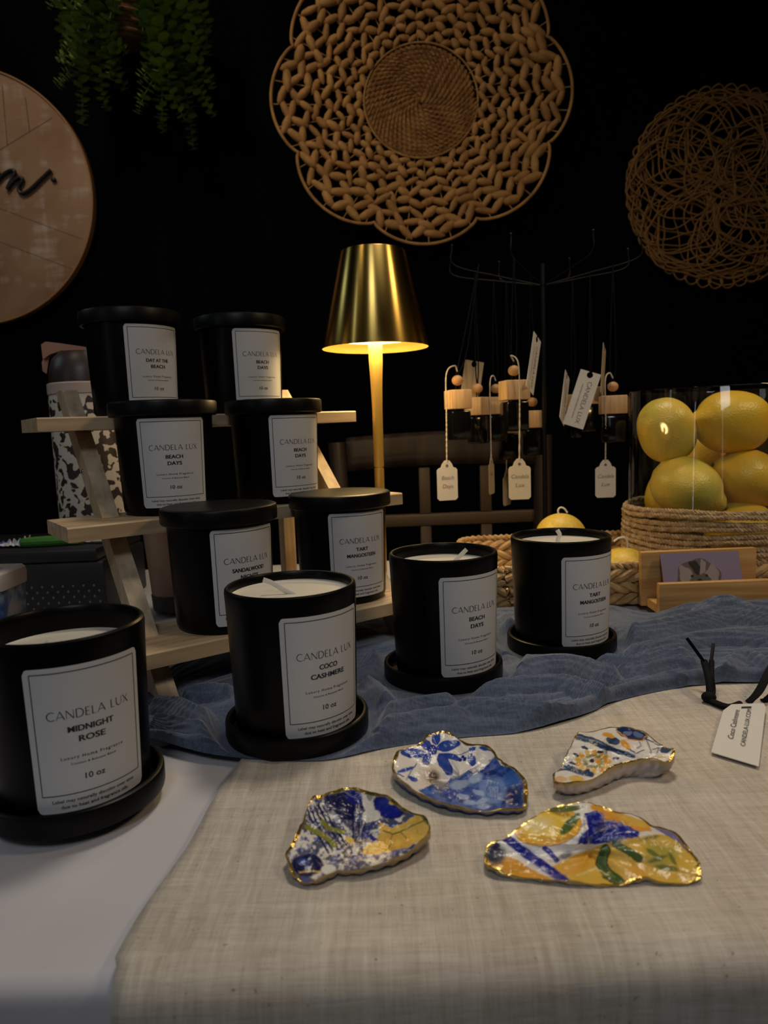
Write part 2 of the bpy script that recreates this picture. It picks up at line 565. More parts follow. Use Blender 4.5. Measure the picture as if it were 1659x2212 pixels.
def tag(o, label=None, cat=None, group=None, kind=None):
    if label:
        o['label'] = label
    if cat:
        o['category'] = cat
    if group:
        o['group'] = group
    if kind:
        o['kind'] = kind
    return o


def thing(name, label, cat, loc=(0, 0, 0), rz=0.0, group=None):
    o = bpy.data.objects.new(name, None)
    o.empty_display_size = 0.02
    col.objects.link(o)
    o.location = loc
    o.rotation_euler = (0, 0, rz)
    return tag(o, label, cat, group)


def smoothstep(a, b, x):
    t = np.clip((x - a) / (b - a), 0, 1)
    return t * t * (3 - 2 * t)


def spline(pts, n):
    """Catmull-Rom through pts"""
    pts = [Vector(p) for p in pts]
    P = [pts[0] * 2 - pts[1]] + pts + [pts[-1] * 2 - pts[-2]]
    out = []
    k = len(pts) - 1
    for i in range(n):
        t = i / (n - 1) * k
        j = min(int(t), k - 1)
        u = t - j
        a, b, c, d = P[j], P[j + 1], P[j + 2], P[j + 3]
        out.append(0.5 * ((2 * b) + (c - a) * u + (2 * a - 5 * b + 4 * c - d) * u * u + (3 * b - a - 3 * c + d) * u ** 3))
    return out


def rope(mb, path, R, strands=2, pitch=0.02, n=6, closed=False, mi=0, rs=None):
    """twisted rope along a densely sampled path"""
    path = [Vector(p) for p in path]
    L_ = [0.0]
    for a, b in zip(path[:-1], path[1:]):
        L_.append(L_[-1] + (b - a).length)
    frames, prev = [], None
    m_ = len(path)
    for i in range(m_):
        t = (path[(i + 1) % m_] - path[i - 1]) if closed else (path[min(i + 1, m_ - 1)] - path[max(i - 1, 0)])
        t.normalize()
        if prev is None:
            prev = t.orthogonal()
        a = (prev - t * prev.dot(t)).normalized()
        prev = a
        frames.append((a, t.cross(a)))
    for k in range(strands):
        pts = []
        for i, p in enumerate(path):
            th = 2 * PI * (L_[i] / pitch + k / strands)
            a, b = frames[i]
            pts.append(p + a * (R * math.cos(th)) + b * (R * math.sin(th)))
        mb.tube(pts, rs or R * 1.05, n, mi, closed)


# ---- text
_tc = {}


def text2d(s, bold=0.0, spacing=1.0, shear=0.0):
    key = (s, bold, spacing, shear)
    if key in _tc:
        return _tc[key]
    cu = bpy.data.curves.new('t', 'FONT')
    cu.body = s
    cu.size = 1
    cu.space_character = spacing
    cu.offset = bold
    cu.shear = shear
    cu.resolution_u = 3
    ob = bpy.data.objects.new('t', cu)
    col.objects.link(ob)
    dg = bpy.context.evaluated_depsgraph_get()
    dg.update()
    me = ob.evaluated_get(dg).to_mesh()
    vs = [(v.co.x, v.co.y) for v in me.vertices]
    fs = [list(p.vertices) for p in me.polygons]
    # face normals up
    out = []
    for f in fs:
        a = sum(vs[f[i]][0] * vs[f[(i + 1) % len(f)]][1] - vs[f[(i + 1) % len(f)]][0] * vs[f[i]][1] for i in range(len(f)))
        out.append(f if a > 0 else f[::-1])
    ob.evaluated_get(dg).to_mesh_clear()
    bpy.data.objects.remove(ob)
    bpy.data.curves.remove(cu)
    xs = [v[0] for v in vs]
    ys = [v[1] for v in vs]
    _tc[key] = (vs, out, min(xs), max(xs), min(ys), max(ys))
    return _tc[key]


def place_text(s, cx, cy, width, height=None, **kw):
    """centred flat text scaled to width (and height of capitals)"""
    vs, fs, x0, x1, y0, y1 = text2d(s, **kw)
    k = width / (x1 - x0)
    ky = (height / 0.70) if height else k
    return [((x - (x0 + x1) / 2) * k + cx, y * ky + cy - (0.35 * ky)) for x, y in vs], fs


def ribbon(pts, w):
    vs, fs = [], []
    pts = [Vector((p[0], p[1])) for p in pts]
    m_ = len(pts)
    ws = w if isinstance(w, (list, tuple)) else [w] * m_
    for i, p in enumerate(pts):
        t = pts[min(i + 1, m_ - 1)] - pts[max(i - 1, 0)]
        t.normalize()
        nrm = Vector((-t.y, t.x)) * ws[i] / 2
        vs += [(p.x - nrm.x, p.y - nrm.y), (p.x + nrm.x, p.y + nrm.y)]
    for i in range(m_ - 1):
        fs.append((2 * i, 2 * i + 2, 2 * i + 3, 2 * i + 1))
    return vs, fs


def arc(cx, cy, rx, ry, a0, a1, n=14):
    return [(cx + rx * math.cos(math.radians(a0 + (a1 - a0) * i / (n - 1))), cy + ry * math.sin(math.radians(a0 + (a1 - a0) * i / (n - 1)))) for i in range(n)]


def deco_text(cx, cy, width, h):
    """CANDELA LUX in thin, high contrast capitals; unit height 1"""
    th, hv = 0.05, 0.10
    G = {
        'C': (0.85, [(arc(0.48, 0.5, 0.46, 0.5, 48, 312, 22), 'c')]),
        'A': (0.92, [([(0.02, 0), (0.44, 1)], th), ([(0.44, 1), (0.86, 0)], hv), ([(0.2, 0.30), (0.70, 0.30)], th)]),
        'N': (0.92, [([(0.08, 0), (0.08, 1)], th), ([(0.08, 1), (0.80, 0)], hv), ([(0.80, 0), (0.80, 1)], th)]),
        'D': (0.90, [([(0.10, 0), (0.10, 1)], hv), ([(0.10, 1), (0.35, 1)] + arc(0.35, 0.5, 0.45, 0.5, 88, -88, 16) + [(0.35, 0), (0.10, 0)], 'd')]),
        'E': (0.62, [([(0.10, 0), (0.10, 1)], hv), ([(0.10, 0.97), (0.52, 0.97)], th), ([(0.10, 0.5), (0.46, 0.5)], th), ([(0.10, 0.03), (0.52, 0.03)], th)]),
        'L': (0.58, [([(0.10, 0), (0.10, 1)], hv), ([(0.10, 0.03), (0.52, 0.03)], th)]),
        'U': (0.86, [([(0.10, 1), (0.10, 0.35)] + arc(0.42, 0.35, 0.32, 0.34, 180, 360, 12) + [(0.74, 1)], 'u')]),
        'X': (0.80, [([(0.04, 1), (0.74, 0)], hv), ([(0.06, 0), (0.70, 1)], th)]),
        ' ': (0.42, []),
    }
    x = 0
    vs, fs = [], []
    for ch in 'CANDELA LUX':
        wd, strokes = G[ch]
        for pts, ww in strokes:
            m_ = len(pts)
            if ww == 'c':
                ww = [th + (hv - th) * math.sin(PI * i / (m_ - 1)) for i in range(m_)]
            elif ww == 'd':
                ww = [th + (hv - th) * max(0, math.sin(PI * i / (m_ - 1))) for i in range(m_)]
            elif ww == 'u':
                ww = [hv if i < m_ * 0.5 else th for i in range(m_)]
            v2, f2 = ribbon(pts, ww)
            b = len(vs)
            vs += [(p[0] + x, p[1]) for p in v2]
            fs += [[b + i for i in f] for f in f2]
        x += wd + 0.07
    k = width / x
    return [((p[0] - x / 2) * k + cx, (p[1] - 0.5) * h + cy) for p in vs], fs


# ---------------------------------------------------------------- setting
b = MB()
b.box(-3.2, 3.2, 1.70, 1.78, 0, 3.2)
tag(b.build('wall_back', wall_m, smooth=False), kind='structure')
b = MB()
b.box(-3.2, 3.2, -2.2, 1.78, -0.05, 0)
tag(b.build('floor', floor_m, smooth=False), kind='structure')

# folding table below the cloths
tb = thing('display_table', 'table hidden under the white tablecloth and linen runner', 'table', (0.1, 0.69, 0))
b = MB(); b.box(-1.0, 1.0, -0.425, 0.425, T - 0.035, T - 0.004, bev=0.004); b.build('table_top', darkgrey, tb)
for sx in (-0.9, 0.9):
    for sy in (-0.36, 0.36):
        b = MB(); b.box(sx - 0.02, sx + 0.02, sy - 0.02, sy + 0.02, 0, T - 0.036, bev=0.003); b.build('leg', black_metal, tb)

# white tablecloth: top and falling front, gentle waves
YF = 0.2570    # front edge line
xs = np.linspace(-0.92, 1.12, 150)
rows = []
prof = []     # (y, z)
for y in np.linspace(1.125, YF + 0.010, 60):
    prof.append((y, 0.0))
for a in np.linspace(0, PI / 2, 8)[1:]:
    prof.append((YF + 0.010 - 0.010 * math.sin(a) - 0.0, -0.010 * (1 - math.cos(a))))
for z in np.linspace(-0.02, -0.40, 26):
    prof.append((YF, z))
for y, z in prof:
    row = []
    for x in xs:
        drop = max(0, -z)
        yy = y - (0.012 * math.sin(x * 17 + 0.6) + 0.006 * math.sin(x * 41)) * min(1, drop * 6) - drop * 0.04
        wz = 0.0006 * math.sin(x * 23 + y * 9) * math.sin(y * 31 + x * 4) if drop == 0 else 0
        row.append((x, yy, T - 0.0032 + z + wz))
    rows.append(row)
b = MB(); b.grid(rows)
tag(b.build('tablecloth', cloth_white, origin=(0.1, 0.7, T)), 'smooth white tablecloth covering the table and hanging over its front edge', 'tablecloth')

# linen runner
rows = []
prof = [(y, 0.0) for y in np.linspace(0.60, YF + 0.006, 90)]
for a in np.linspace(0, PI / 2, 8)[1:]:
    prof.append((YF + 0.006 - 0.012 * math.sin(a), -0.012 * (1 - math.cos(a))))
for z in np.linspace(-0.02, -0.36, 30):
    prof.append((YF - 0.006, z))
for y, z in prof:
    row = []
    drop = max(0, -z)
    xl = -0.0985 - 0.0165 * max(0, (0.4335 - y)) / 0.1765 if drop == 0 else -0.1125
    xl += 0.0012 * math.sin(y * 60)
    for i in range(150):
        x = xl + (0.95 - xl) * i / 149
        yy = y - (0.010 * math.sin(x * 19 + 2.1) + 0.004 * math.sin(x * 47)) * min(1, drop * 6) - drop * 0.04
        hem = 0.0012 * math.exp(-((x - xl - 0.022) / 0.0018) ** 2)
        wz = 0.0010 * (1 + math.sin(x * 27 + y * 14 + 1)) * 0.5 * (1 if drop == 0 else 0)
        row.append((x, yy - (0.001 if drop else 0), T + 0.0012 + z + wz - hem))
    rows.append(row)
b = MB(); b.grid(rows)
ln = b.build('linen_runner', linen, origin=(0.4, 0.45, T))
md = ln.modifiers.new('thick', 'SOLIDIFY'); md.thickness = 0.0012; md.offset = -1
tag(ln, 'beige coarse linen runner lying over the white tablecloth under the shells', 'table runner')

# ---------------------------------------------------------------- blue gauze runner
FRONT = [(-0.2150, 0.505), (-0.1699, 0.4713), (-0.1303, 0.4458), (-0.0978, 0.4347), (-0.0438, 0.4268), (0.0002, 0.4415), (0.0465, 0.4512), (0.0876, 0.4568), (0.1304, 0.477), (0.1729, 0.5065), (0.233, 0.5264), (0.2911, 0.5291), (0.40, 0.530), (0.52, 0.54)]
BACK = [(-0.235, 0.525), (-0.20, 0.5475), (-0.19, 0.6133), (-0.1154, 0.7226), (-0.0198, 0.7821), (0.0594, 0.7948), (0.1344, 0.7790), (0.2, 0.7740), (0.248, 0.765), (0.275, 0.726), (0.34, 0.7245), (0.42, 0.7245), (0.5, 0.73), (0.56, 0.73)]
NF, NT = 620, 270
fr = spline([(x, y, 0) for x, y in FRONT], NF)
bk = spline([(x, y, 0) for x, y in BACK], NF)
fx = np.array([[p.x, p.y] for p in fr]); bx = np.array([[p.x, p.y] for p in bk])
tt = np.linspace(0, 1, NT)[:, None]
s1 = np.linspace(0, 1, NF)[None, :]
X = fx[None, :, 0] * (1 - tt) + bx[None, :, 0] * tt
Y = fx[None, :, 1] * (1 - tt) + bx[None, :, 1] * tt


def vnoise(x, y, seed=0):
    r = np.random.default_rng(seed)
    tab = r.random((64, 64))
    xi, yi = np.floor(x).astype(int), np.floor(y).astype(int)
    xf, yf = x - xi, y - yi
    xf = xf * xf * (3 - 2 * xf); yf = yf * yf * (3 - 2 * yf)
    g = lambda a, b: tab[a % 64, b % 64]
    return (g(xi, yi) * (1 - xf) + g(xi + 1, yi) * xf) * (1 - yf) + (g(xi, yi + 1) * (1 - xf) + g(xi + 1, yi + 1) * xf) * yf


Tt = np.repeat(tt, NF, 1); Ss = np.repeat(s1, NT, 0)
warp = 0.60 * vnoise(Ss * 5, Tt * 2, 1) + 0.22 * vnoise(Ss * 11, Tt * 5, 2) + 0.05 * vnoise(Ss * 20, Tt * 9, 8)
ph = Tt * 6.0 + warp * 3.4


def ridge(p):
    q = np.abs((p % 1.0) - 0.5) * 2      # 0 at ridge centre .. 1
    return (1 - q ** 1.6)


amp = 0.35 + 0.9 * vnoise(Ss * 9 + 3, Tt * 3 + 1, 3)
hgt = 0.0040 * amp * ridge(ph) + 0.0026 * ridge(ph * 2.7 + 2 * vnoise(Ss * 6, Tt * 4, 4)) * vnoise(Ss * 8, Tt * 6, 5)
hgt += 0.0022 * vnoise(Ss * 10, Tt * 4, 9)
CREST = [  # photo pixels along each crest, height, half width (m)
    ([(1083, 1475), (1122, 1453), (1165, 1440), (1217, 1436), (1260, 1445), (1313, 1462), (1356, 1466)], 0.013, 0.016),
    ([(1005, 1493), (1070, 1488), (1157, 1480), (1217, 1484), (1270, 1497), (1330, 1510), (1400, 1514)], 0.011, 0.012),
    ([(1330, 1462), (1395, 1453), (1460, 1440), (1517, 1453)], 0.010, 0.010),
    ([(1547, 1484), (1590, 1440), (1616, 1430), (1659, 1445), (1720, 1450)], 0.012, 0.013),
    ([(1321, 1384), (1373, 1373), (1438, 1358), (1503, 1341), (1569, 1330), (1659, 1336), (1760, 1340)], 0.014, 0.017),
    ([(1330, 1419), (1417, 1406), (1503, 1388), (1569, 1384), (1659, 1388), (1760, 1392)], 0.012, 0.013),
    ([(940, 1540), (1027, 1536), (1113, 1540), (1180, 1545), (1243, 1540), (1330, 1527), (1400, 1514), (1482, 1500)], 0.012, 0.015),
    ([(322, 1528), (372, 1532), (408, 1543), (463, 1571), (503, 1600)], 0.011, 0.012),
    ([(322, 1564), (372, 1572), (445, 1593), (510, 1629)], 0.009, 0.010),
    ([(390, 1510), (445, 1499), (503, 1503)], 0.011, 0.013),
    ([(680, 1640), (716, 1626), (770, 1608), (824, 1586), (897, 1564), (960, 1556), (1040, 1562)], 0.010, 0.013),
    ([(799, 1571), (835, 1550), (900, 1528), (1000, 1515)], 0.010, 0.010),
    ([(795, 1420), (830, 1440), (850, 1470)], 0.009, 0.011),
    ([(790, 1480), (815, 1500), (840, 1530)], 0.010, 0.011),
    ([(1085, 1335), (1100, 1360), (1080, 1390)], 0.008, 0.010),
    ([(322, 1598), (372, 1611), (430, 1632), (520, 1645)], 0.005, 0.007),
    ([(1100, 1575), (1200, 1568), (1300, 1545), (1380, 1522)], 0.006, 0.009),
    ([(1420, 1470), (1500, 1475), (1560, 1480), (1640, 1465)], 0.008, 0.008),
    ([(1250, 1410), (1310, 1430), (1370, 1435), (1440, 1420), (1500, 1418)], 0.009, 0.010),
]
wxn = X + 0.005 * (vnoise(Ss * 16, Tt * 8, 21) - 0.5)
wyn = Y + 0.007 * (vnoise(Ss * 16, Tt * 8, 22) - 0.5)
for pts_, hc, hw in CREST:
    W_ = [HZ(px_, py_, hc * 0.8) for px_, py_ in pts_]
    W_ = spline(W_, 24)
    best = np.full(X.shape, 9.0); tb = np.zeros(X.shape)
    for k_ in range(23):
        ax_, ay_, bx_, by_ = W_[k_].x, W_[k_].y, W_[k_ + 1].x, W_[k_ + 1].y
        ddx, ddy = bx_ - ax_, by_ - ay_
        t_ = np.clip(((wxn - ax_) * ddx + (wyn - ay_) * ddy) / (ddx * ddx + ddy * ddy), 0, 1)
        d_ = np.hypot(wxn - ax_ - t_ * ddx, wyn - ay_ - t_ * ddy)
        tb = np.where(d_ < best, (k_ + t_) / 23, tb)
        best = np.minimum(best, d_)
    ends = smoothstep(0, 0.12, tb) * smoothstep(0, 0.12, 1 - tb)
    prof_ = np.clip(1 - best / hw, 0, 1)
    prof_ = (0.55 * prof_ + 0.45 * np.sqrt(1 - (1 - prof_) ** 2)) * (1 + 0.04 * np.sin(best * 1300 + 9 * vnoise(Ss * 7, Tt * 6, 23)))
    hgt = np.maximum(hgt, hgt * 0.35 + 1.25 * hc * (0.2 + 0.8 * ends) * prof_)
hgt += 0.0013 * ridge(ph * 7.1 + 2 * vnoise(Ss * 9, Tt * 8, 6)) * vnoise(Ss * 9, Tt * 9, 24)
hgt += 0.0150 * np.exp(-((Y - 0.702) / 0.012) ** 2) * smoothstep(0.255, 0.31, X)
bul = np.sqrt(np.clip(1 - ((Tt - 0.040) / 0.040) ** 2, 0, 1))
hgt = np.maximum(hgt, 0.0095 * bul * (0.35 + 0.9 * vnoise(Ss * 9, Tt * 0 + 0.5, 33)) * smoothstep(0.02, 0.12, Ss))
edge = smoothstep(0, 0.018, Tt) * smoothstep(0, 0.04, 1 - Tt) * smoothstep(0, 0.02, Ss) * smoothstep(0, 0.02, 1 - Ss)
hgt = hgt * (0.12 + 0.88 * edge)
# pressed flat under saucers, stand, tray, holder
SAUCERS = [(-0.0655, 0.476), (0.047, 0.577), (0.159, 0.639), (-0.185, 0.395)]
for (cx, cy) in SAUCERS:
    d = np.hypot(X - cx, Y - cy)
    k = smoothstep(0.0515, 0.067, d)
    hgt = hgt * k
    hgt += 0.0022 * np.exp(-((d - 0.064) / 0.006) ** 2) * (Y > cy - 0.03)
su = np.array([math.cos(math.radians(35.4)), math.sin(math.radians(35.4))]); sv = np.array([-su[1], su[0]])
SO = np.array([-0.258, 0.5753])
du = (X - SO[0]) * su[0] + (Y - SO[1]) * su[1]
dv = (X - SO[0]) * sv[0] + (Y - SO[1]) * sv[1]
for u0 in (0.04, 0.283):
    near = np.maximum(np.abs(du - (u0 + 0.0075)) - 0.0075, 0) ** 2 + np.maximum(np.abs(dv + 0.055) - 0.025, 0) ** 2
    hgt = hgt * smoothstep(0.002, 0.02, np.sqrt(near))
near = np.sqrt((du - 0.29) ** 2 + (dv - 0.175) ** 2)
hgt *= smoothstep(0.02, 0.04, near)
# under the low shelf keep low
hgt *= smoothstep(0.22, 0.245, np.hypot(X + 0.0, Y - 0.0)) * 1.0
# flat where the tray and the card holder stand (their front edges are overlapped by a fold)
dt = np.maximum(np.maximum(0.11 - X, 0), np.maximum(0.780 - Y, 0))
hgt *= smoothstep(0.001, 0.02, dt)
hh = np.maximum(np.maximum(0.272 - X, X - 0.43), np.maximum(0.7265 - Y, 0))
hgt *= smoothstep(-0.001, 0.006, hh)
Zg = T + 0.0034 + hgt
# the front edge rests down on linen / tablecloth
b = MB()
b.grid([[(X[i, j], Y[i, j], Zg[i, j]) for j in range(NF)] for i in range(NT)])
gz = b.build('gauze_runner', gauze, origin=(0.1, 0.6, T))
tag(gz, 'crinkled dusty blue gauze cloth bunched across the table under the candles', 'cloth')

# ---------------------------------------------------------------- candle jars
RT, RB, JH = 0.0445, 0.0412, 0.100


def jar_r(z):
    return RB + (RT - RB) * min(1, max(0, z / JH))


def label_mesh(name1, name2, w1, w2):
    b = MB()
    W, Hh = 0.062, 0.0795
    z0 = 0.0075
    cr = 0.003

    def wrap(pts, faces, eps, mi):
        vs = []
        for s, t in pts:
            r = jar_r(z0 + t) + eps
            th = s / 0.0432
            vs.append((r * math.cos(th), r * math.sin(th), z0 + t))
        b.add(vs, faces, mi)
    # paper: strip grid with rounded corners
    ncol = 49
    ptsg, fg = [], []
    for i in range(ncol):
        s = -W / 2 + W * i / (ncol - 1)
        ins = 0
        e = abs(s) - (W / 2 - cr)
        if e > 0:
            ins = cr - math.sqrt(max(0, cr * cr - e * e))
        for j in range(5):
            ptsg.append((s, ins + (Hh - 2 * ins) * j / 4))
    for i in range(ncol - 1):
        for j in range(4):
            a = i * 5 + j
            fg.append((a, a + 5, a + 6, a + 1))
    wrap(ptsg, fg, 0.00022, 0)
    # border
    bx0, bx1, by0, by1 = -W / 2 + 0.0034, W / 2 - 0.0034, 0.0098, Hh - 0.0030
    lw = 0.00045
    for y in (by0, by1):
        p = [(bx0 + (bx1 - bx0) * i / 30, y) for i in range(31)]
        v, f = ribbon(p, lw); wrap(v, f, 0.0004, 1)
    for x in (bx0, bx1):
        v, f = ribbon([(x, by0), (x, by1)], lw); wrap(v, f, 0.0004, 1)

    def put(vf):
        wrap(vf[0], vf[1], 0.0004, 1)
    cyt = lambda mm: Hh - mm / 1000
    put(deco_text(0.0005, cyt(26.0), 0.0435, 0.0046))
    for dx_ in (-0.00013, 0.00013):
        put(place_text(name1, dx_, cyt(34.2), w1, 0.0032, bold=0.010))
        put(place_text(name2, dx_, cyt(40.0), w2, 0.0032, bold=0.010))
    put(place_text('Luxury Home Fragrance', 0, cyt(49.6), 0.033, 0.0017, spacing=1.25, bold=0.006))
    put(place_text('Coconut & Beeswax Blend', 0, cyt(53.2), 0.0235, 0.0011, spacing=1.15, bold=0.01))
    put(place_text('10 oz', 0, cyt(61.2), 0.0105, 0.0032, bold=0.012))
    put(place_text('Label may naturally discolor over time', 0, cyt(73.0), 0.0455, 0.0018, bold=0.008))
    put(place_text('due to heat and fragrance oils.', 0, cyt(76.3), 0.037, 0.0018, bold=0.008))
    return b


_lab = {}
LABELS = {
    'midnight': ('MIDNIGHT', 'ROSE', 0.0235, 0.0135),
    'coco': ('COCO', 'CASHMERE', 0.0135, 0.0255),
    'beach': ('BEACH', 'DAYS', 0.0150, 0.0125),
    'tart': ('TART', 'MANGOSTEEN', 0.0125, 0.0300),
    'sandal': ('SANDALWOOD', 'NIGHTS', 0.0300, 0.0165),
    'day': ('DAY AT THE', 'BEACH', 0.0245, 0.0155),
}
jar_prof = [(0, 0.0), (RB - 0.006, 0.0), (RB - 0.0022, 0.0008), (RB - 0.0004, 0.003), (RB + 0.0002, 0.006)]
jar_prof += [(jar_r(z), z) for z in (0.03, 0.06, 0.09)] + [(RT, 0.0965), (RT - 0.0004, 0.0990), (RT - 0.0014, 0.1000), (RT - 0.0028, 0.0998), (RT - 0.0036, 0.0985), (RT - 0.0039, 0.095), (RB - 0.0035, 0.012), (RB - 0.006, 0.008), (0, 0.008)]
_shared = {}


def shared(key, maker):
    if key not in _shared:
        _shared[key] = maker()
    return _shared[key]


def link_mesh(name, me, parent):
    o = bpy.data.objects.new(name, me)
    col.objects.link(o)
    o.parent = parent
    return o


def mk(mb, name, mats, **k):
    o = mb.build(name, mats, **k)
    me = o.data
    bpy.data.objects.remove(o)
    return me


def lid_mesh():
    b = MB()
    R = 0.0492
    b.lathe([(0, 0.0), (0.0405, 0.0), (0.0412, 0.0012), (0.0425, 0.0012), (0.0430, 0.0), (R - 0.0016, 0.0), (R - 0.0004, 0.0008), (R, 0.0025), (R, 0.0112), (R - 0.0005, 0.0127), (R - 0.0016, 0.0134), (R - 0.0028, 0.0134),
             (R - 0.0036, 0.0126), (R - 0.0038, 0.0040), (0.040, 0.0034), (0, 0.0034)], 96)
    return b


# open candles on the table
def open_candle(key, x, y, alpha, waxdrop, wickpts, label, saucer_label, sx=None, sy=None):
    sx = x if sx is None else sx
    sy = y if sy is None else sy
    s = link_mesh('candle_saucer', shared('lid', lambda: mk(lid_mesh(), 'candle_saucer', lid_black)), None)
    s.location = (sx, sy, T + 0.0036)
    tag(s, saucer_label, 'lid', 'black lids used as saucers under the open candles')
    root = thing('candle', label, 'candle', (x, y, T + 0.0036 + 0.0036))
    root['group'] = 'open black candle jars on the table'
    link_mesh('jar', shared('jar', lambda: mk(MB().lathe(jar_prof, 96), 'jar', jar_black)), root)
    lb = link_mesh('label', shared('label' + key, lambda: mk(label_mesh(*LABELS[key]), 'label', [paper, ink], smooth=True)), root)
    lb.rotation_euler = (0, 0, math.atan2(-y, -x) + math.radians(alpha))
    zc = JH - waxdrop
    rin = RB - 0.0035 + (RT - RB) * (zc / JH)
    b = MB()
    b.lathe([(0, zc + 0.0006), (0.010, zc + 0.0002), (rin * 0.8, zc), (rin - 0.0015, zc + 0.0004), (rin + 0.0002, zc + 0.0014), (rin, zc - 0.004), (0, zc - 0.004)][::-1], 64)
    b.build('wax', wax, root)
    b = MB()
    pts = spline([(p[0], p[1], zc + p[2]) for p in wickpts], 14)
    b.tube(pts, 0.0019, 8, flat=0.35, up=(0, 1, 0.3))
    b.build('wick', wick, root)


open_candle('midnight', -0.1850, 0.3950, 13, 0.016, [(-0.003, -0.004, -0.001), (-0.005, -0.004, 0.003), (-0.008, -0.004, 0.0065)],
            'largest open black candle jar, at the left front on the white tablecloth', 'black lid lying under the largest open candle at the left front')
open_candle('coco', -0.0655, 0.4760, 30, 0.0072, [(0.004, -0.004, -0.001), (-0.004, -0.003, 0.003), (-0.012, -0.002, 0.008), (-0.018, -0.002, 0.0105)],
            'open black candle with a left-slanting wick, directly in front of the wooden stand', 'black lid under the open candle directly in front of the wooden stand')
open_candle('beach', 0.0470, 0.5770, 36, 0.0110, [(0.006, -0.006, -0.001), (0.011, -0.006, 0.005), (0.019, -0.005, 0.0125)],
            'open black candle with a right-slanting wick, middle one on the blue cloth', 'black lid under the open candle whose wick slants right', 0.0445, 0.5755)
open_candle('tart', 0.1590, 0.6390, 42, 0.0085, [(-0.001, -0.006, -0.001), (-0.004, -0.006, 0.004), (-0.002, -0.006, 0.009), (-0.004, -0.005, 0.0135)],
            'open black candle with an upright wick, nearest the woven tray and card holder', 'black lid under the open candle nearest the card holder')


def lidded(key, x, y, z, alpha, label, group='lidded candles on the wooden stand'):
    root = thing('lidded_candle', label, 'candle', (x, y, T + z), group=group)
    link_mesh('jar', shared('jar', None), root)
    lb = link_mesh('label', shared('label' + key, lambda: mk(label_mesh(*LABELS[key]), 'label', [paper, ink])), root)
    lb.rotation_euler = (0, 0, math.atan2(-y, -x) + math.radians(alpha))
    ld = link_mesh('lid', shared('toplid', lambda: mk(top_lid(), 'lid', lid_black)), root)
    ld.location = (0, 0, JH - 0.0105)


def top_lid():
    b = MB()
    R = 0.0492
    b.lathe([(0, 0.0098), (RT - 0.006, 0.0098), (RT + 0.0008, 0.0098), (RT + 0.0010, 0.0005), (RT + 0.0018, 0.0), (R - 0.0012, 0.0), (R - 0.0002, 0.0010), (R, 0.003), (R, 0.0112), (R - 0.0006, 0.0128), (R - 0.002, 0.0136), (R - 0.006, 0.0137), (R - 0.014, 0.0139), (0, 0.0139)], 96)
    return b


ZL, ZM, ZT_ = 0.0462, 0.1382, 0.2302
lidded('sandal', -0.1410, 0.6060, ZL, 30, 'lidded black candle on the bottom shelf, partly hidden by an open candle')
lidded('tart', -0.0425, 0.6880, ZL, 26, 'lidded black candle on the bottom shelf with its lid top lit by the lamp')
lidded('beach', -0.2030, 0.6750, ZM, 9, 'lidded black candle on the middle shelf, left of its pair')
lidded('beach', -0.1090, 0.7380, ZM, 34, 'lidded black candle on the middle shelf, right of its pair')
lidded('day', -0.2490, 0.7400, ZT_, 32, 'lidded black candle on the top shelf, in front of the cow print bottle')
lidded('beach', -0.1500, 0.8000, ZT_, 30, 'lidded black candle on the top shelf, nearer the brass lamp')

# ---------------------------------------------------------------- wooden tiered stand
st = thing('tiered_stand', 'three-tier pale pine riser stand holding the six lidded black candles', 'display stand', (SO[0], SO[1], T + 0.0004), math.radians(35.4))
SH = 0.0125


def shelf(v0, ztop, name='shelf'):
    d = 0.083
    v1 = v0 + d
    prof = [(v0, ztop - SH), (v1, ztop - SH), (v1, ztop - 0.0012), (v1 - 0.0012, ztop)]
    for g in (0.068, 0.052, 0.036, 0.020, 0.010):
        prof += [(v0 + g + 0.0006, ztop), (v0 + g, ztop - 0.0011), (v0 + g - 0.0006, ztop)]
    prof += [(v0 + 0.0012, ztop), (v0, ztop - 0.0012)]
    b = MB()
    n = len(prof)
    Ln = 0.342
    vs = [(0, p[0], p[1]) for p in prof] + [(Ln, p[0], p[1]) for p in prof]
    fs = [list(range(n)), list(range(n, 2 * n))[::-1]] + [(i, n + i, n + (i + 1) % n, (i + 1) % n) for i in range(n)]
    b.add(vs, fs)
    o = b.build(name, pine, st, smooth=False)
    return o


shelf(-0.085, 0.046 - 0.0004)
shelf(0.0, 0.138 - 0.0004)
shelf(0.085, 0.230 - 0.0004)
for u0 in (0.040, 0.283):
    b = MB()
    th = 0.015
    # slanted side rail: polygon in (v,z)
    poly = [(-0.080, 0.004), (-0.050, 0.004), (0.197, 0.259), (0.167, 0.259)]
    vs = [(u0, p[0], p[1]) for p in poly] + [(u0 + th, p[0], p[1]) for p in poly]
    b.add(vs, [(0, 1, 2, 3), (7, 6, 5, 4), (0, 4, 5, 1), (1, 5, 6, 2), (2, 6, 7, 3), (3, 7, 4, 0)])
    sr = b.build('side_rail', pine_side, st, smooth=False)
    if u0 < 0.1:
        b = MB()
        b.lathe([(0, 0.0012), (0.0018, 0.001), (0.0026, 0.0), (0.0026, -0.001)], 16)
        sw = b.build('screw', mat('steel', (0.5, 0.5, 0.5), 0.25, 1.0), sr)
        sw.rotation_euler = (0, -PI / 2, 0)
        sw.location = (u0 - 0.0001, 0.107, 0.178)
b = MB()
b.box(0.283, 0.298, 0.168, 0.182, 0.004, 0.2175)
b.build('rear_post', pine_side, st, smooth=False)

# ---------------------------------------------------------------- brass lamp
lp = thing('table_lamp', 'lit brushed brass cordless table lamp with a tapered shade behind the stand', 'lamp', (-0.0050, 0.865, T))
lp.rotation_euler = (0, math.radians(0.4), 0)
KL = 1.105


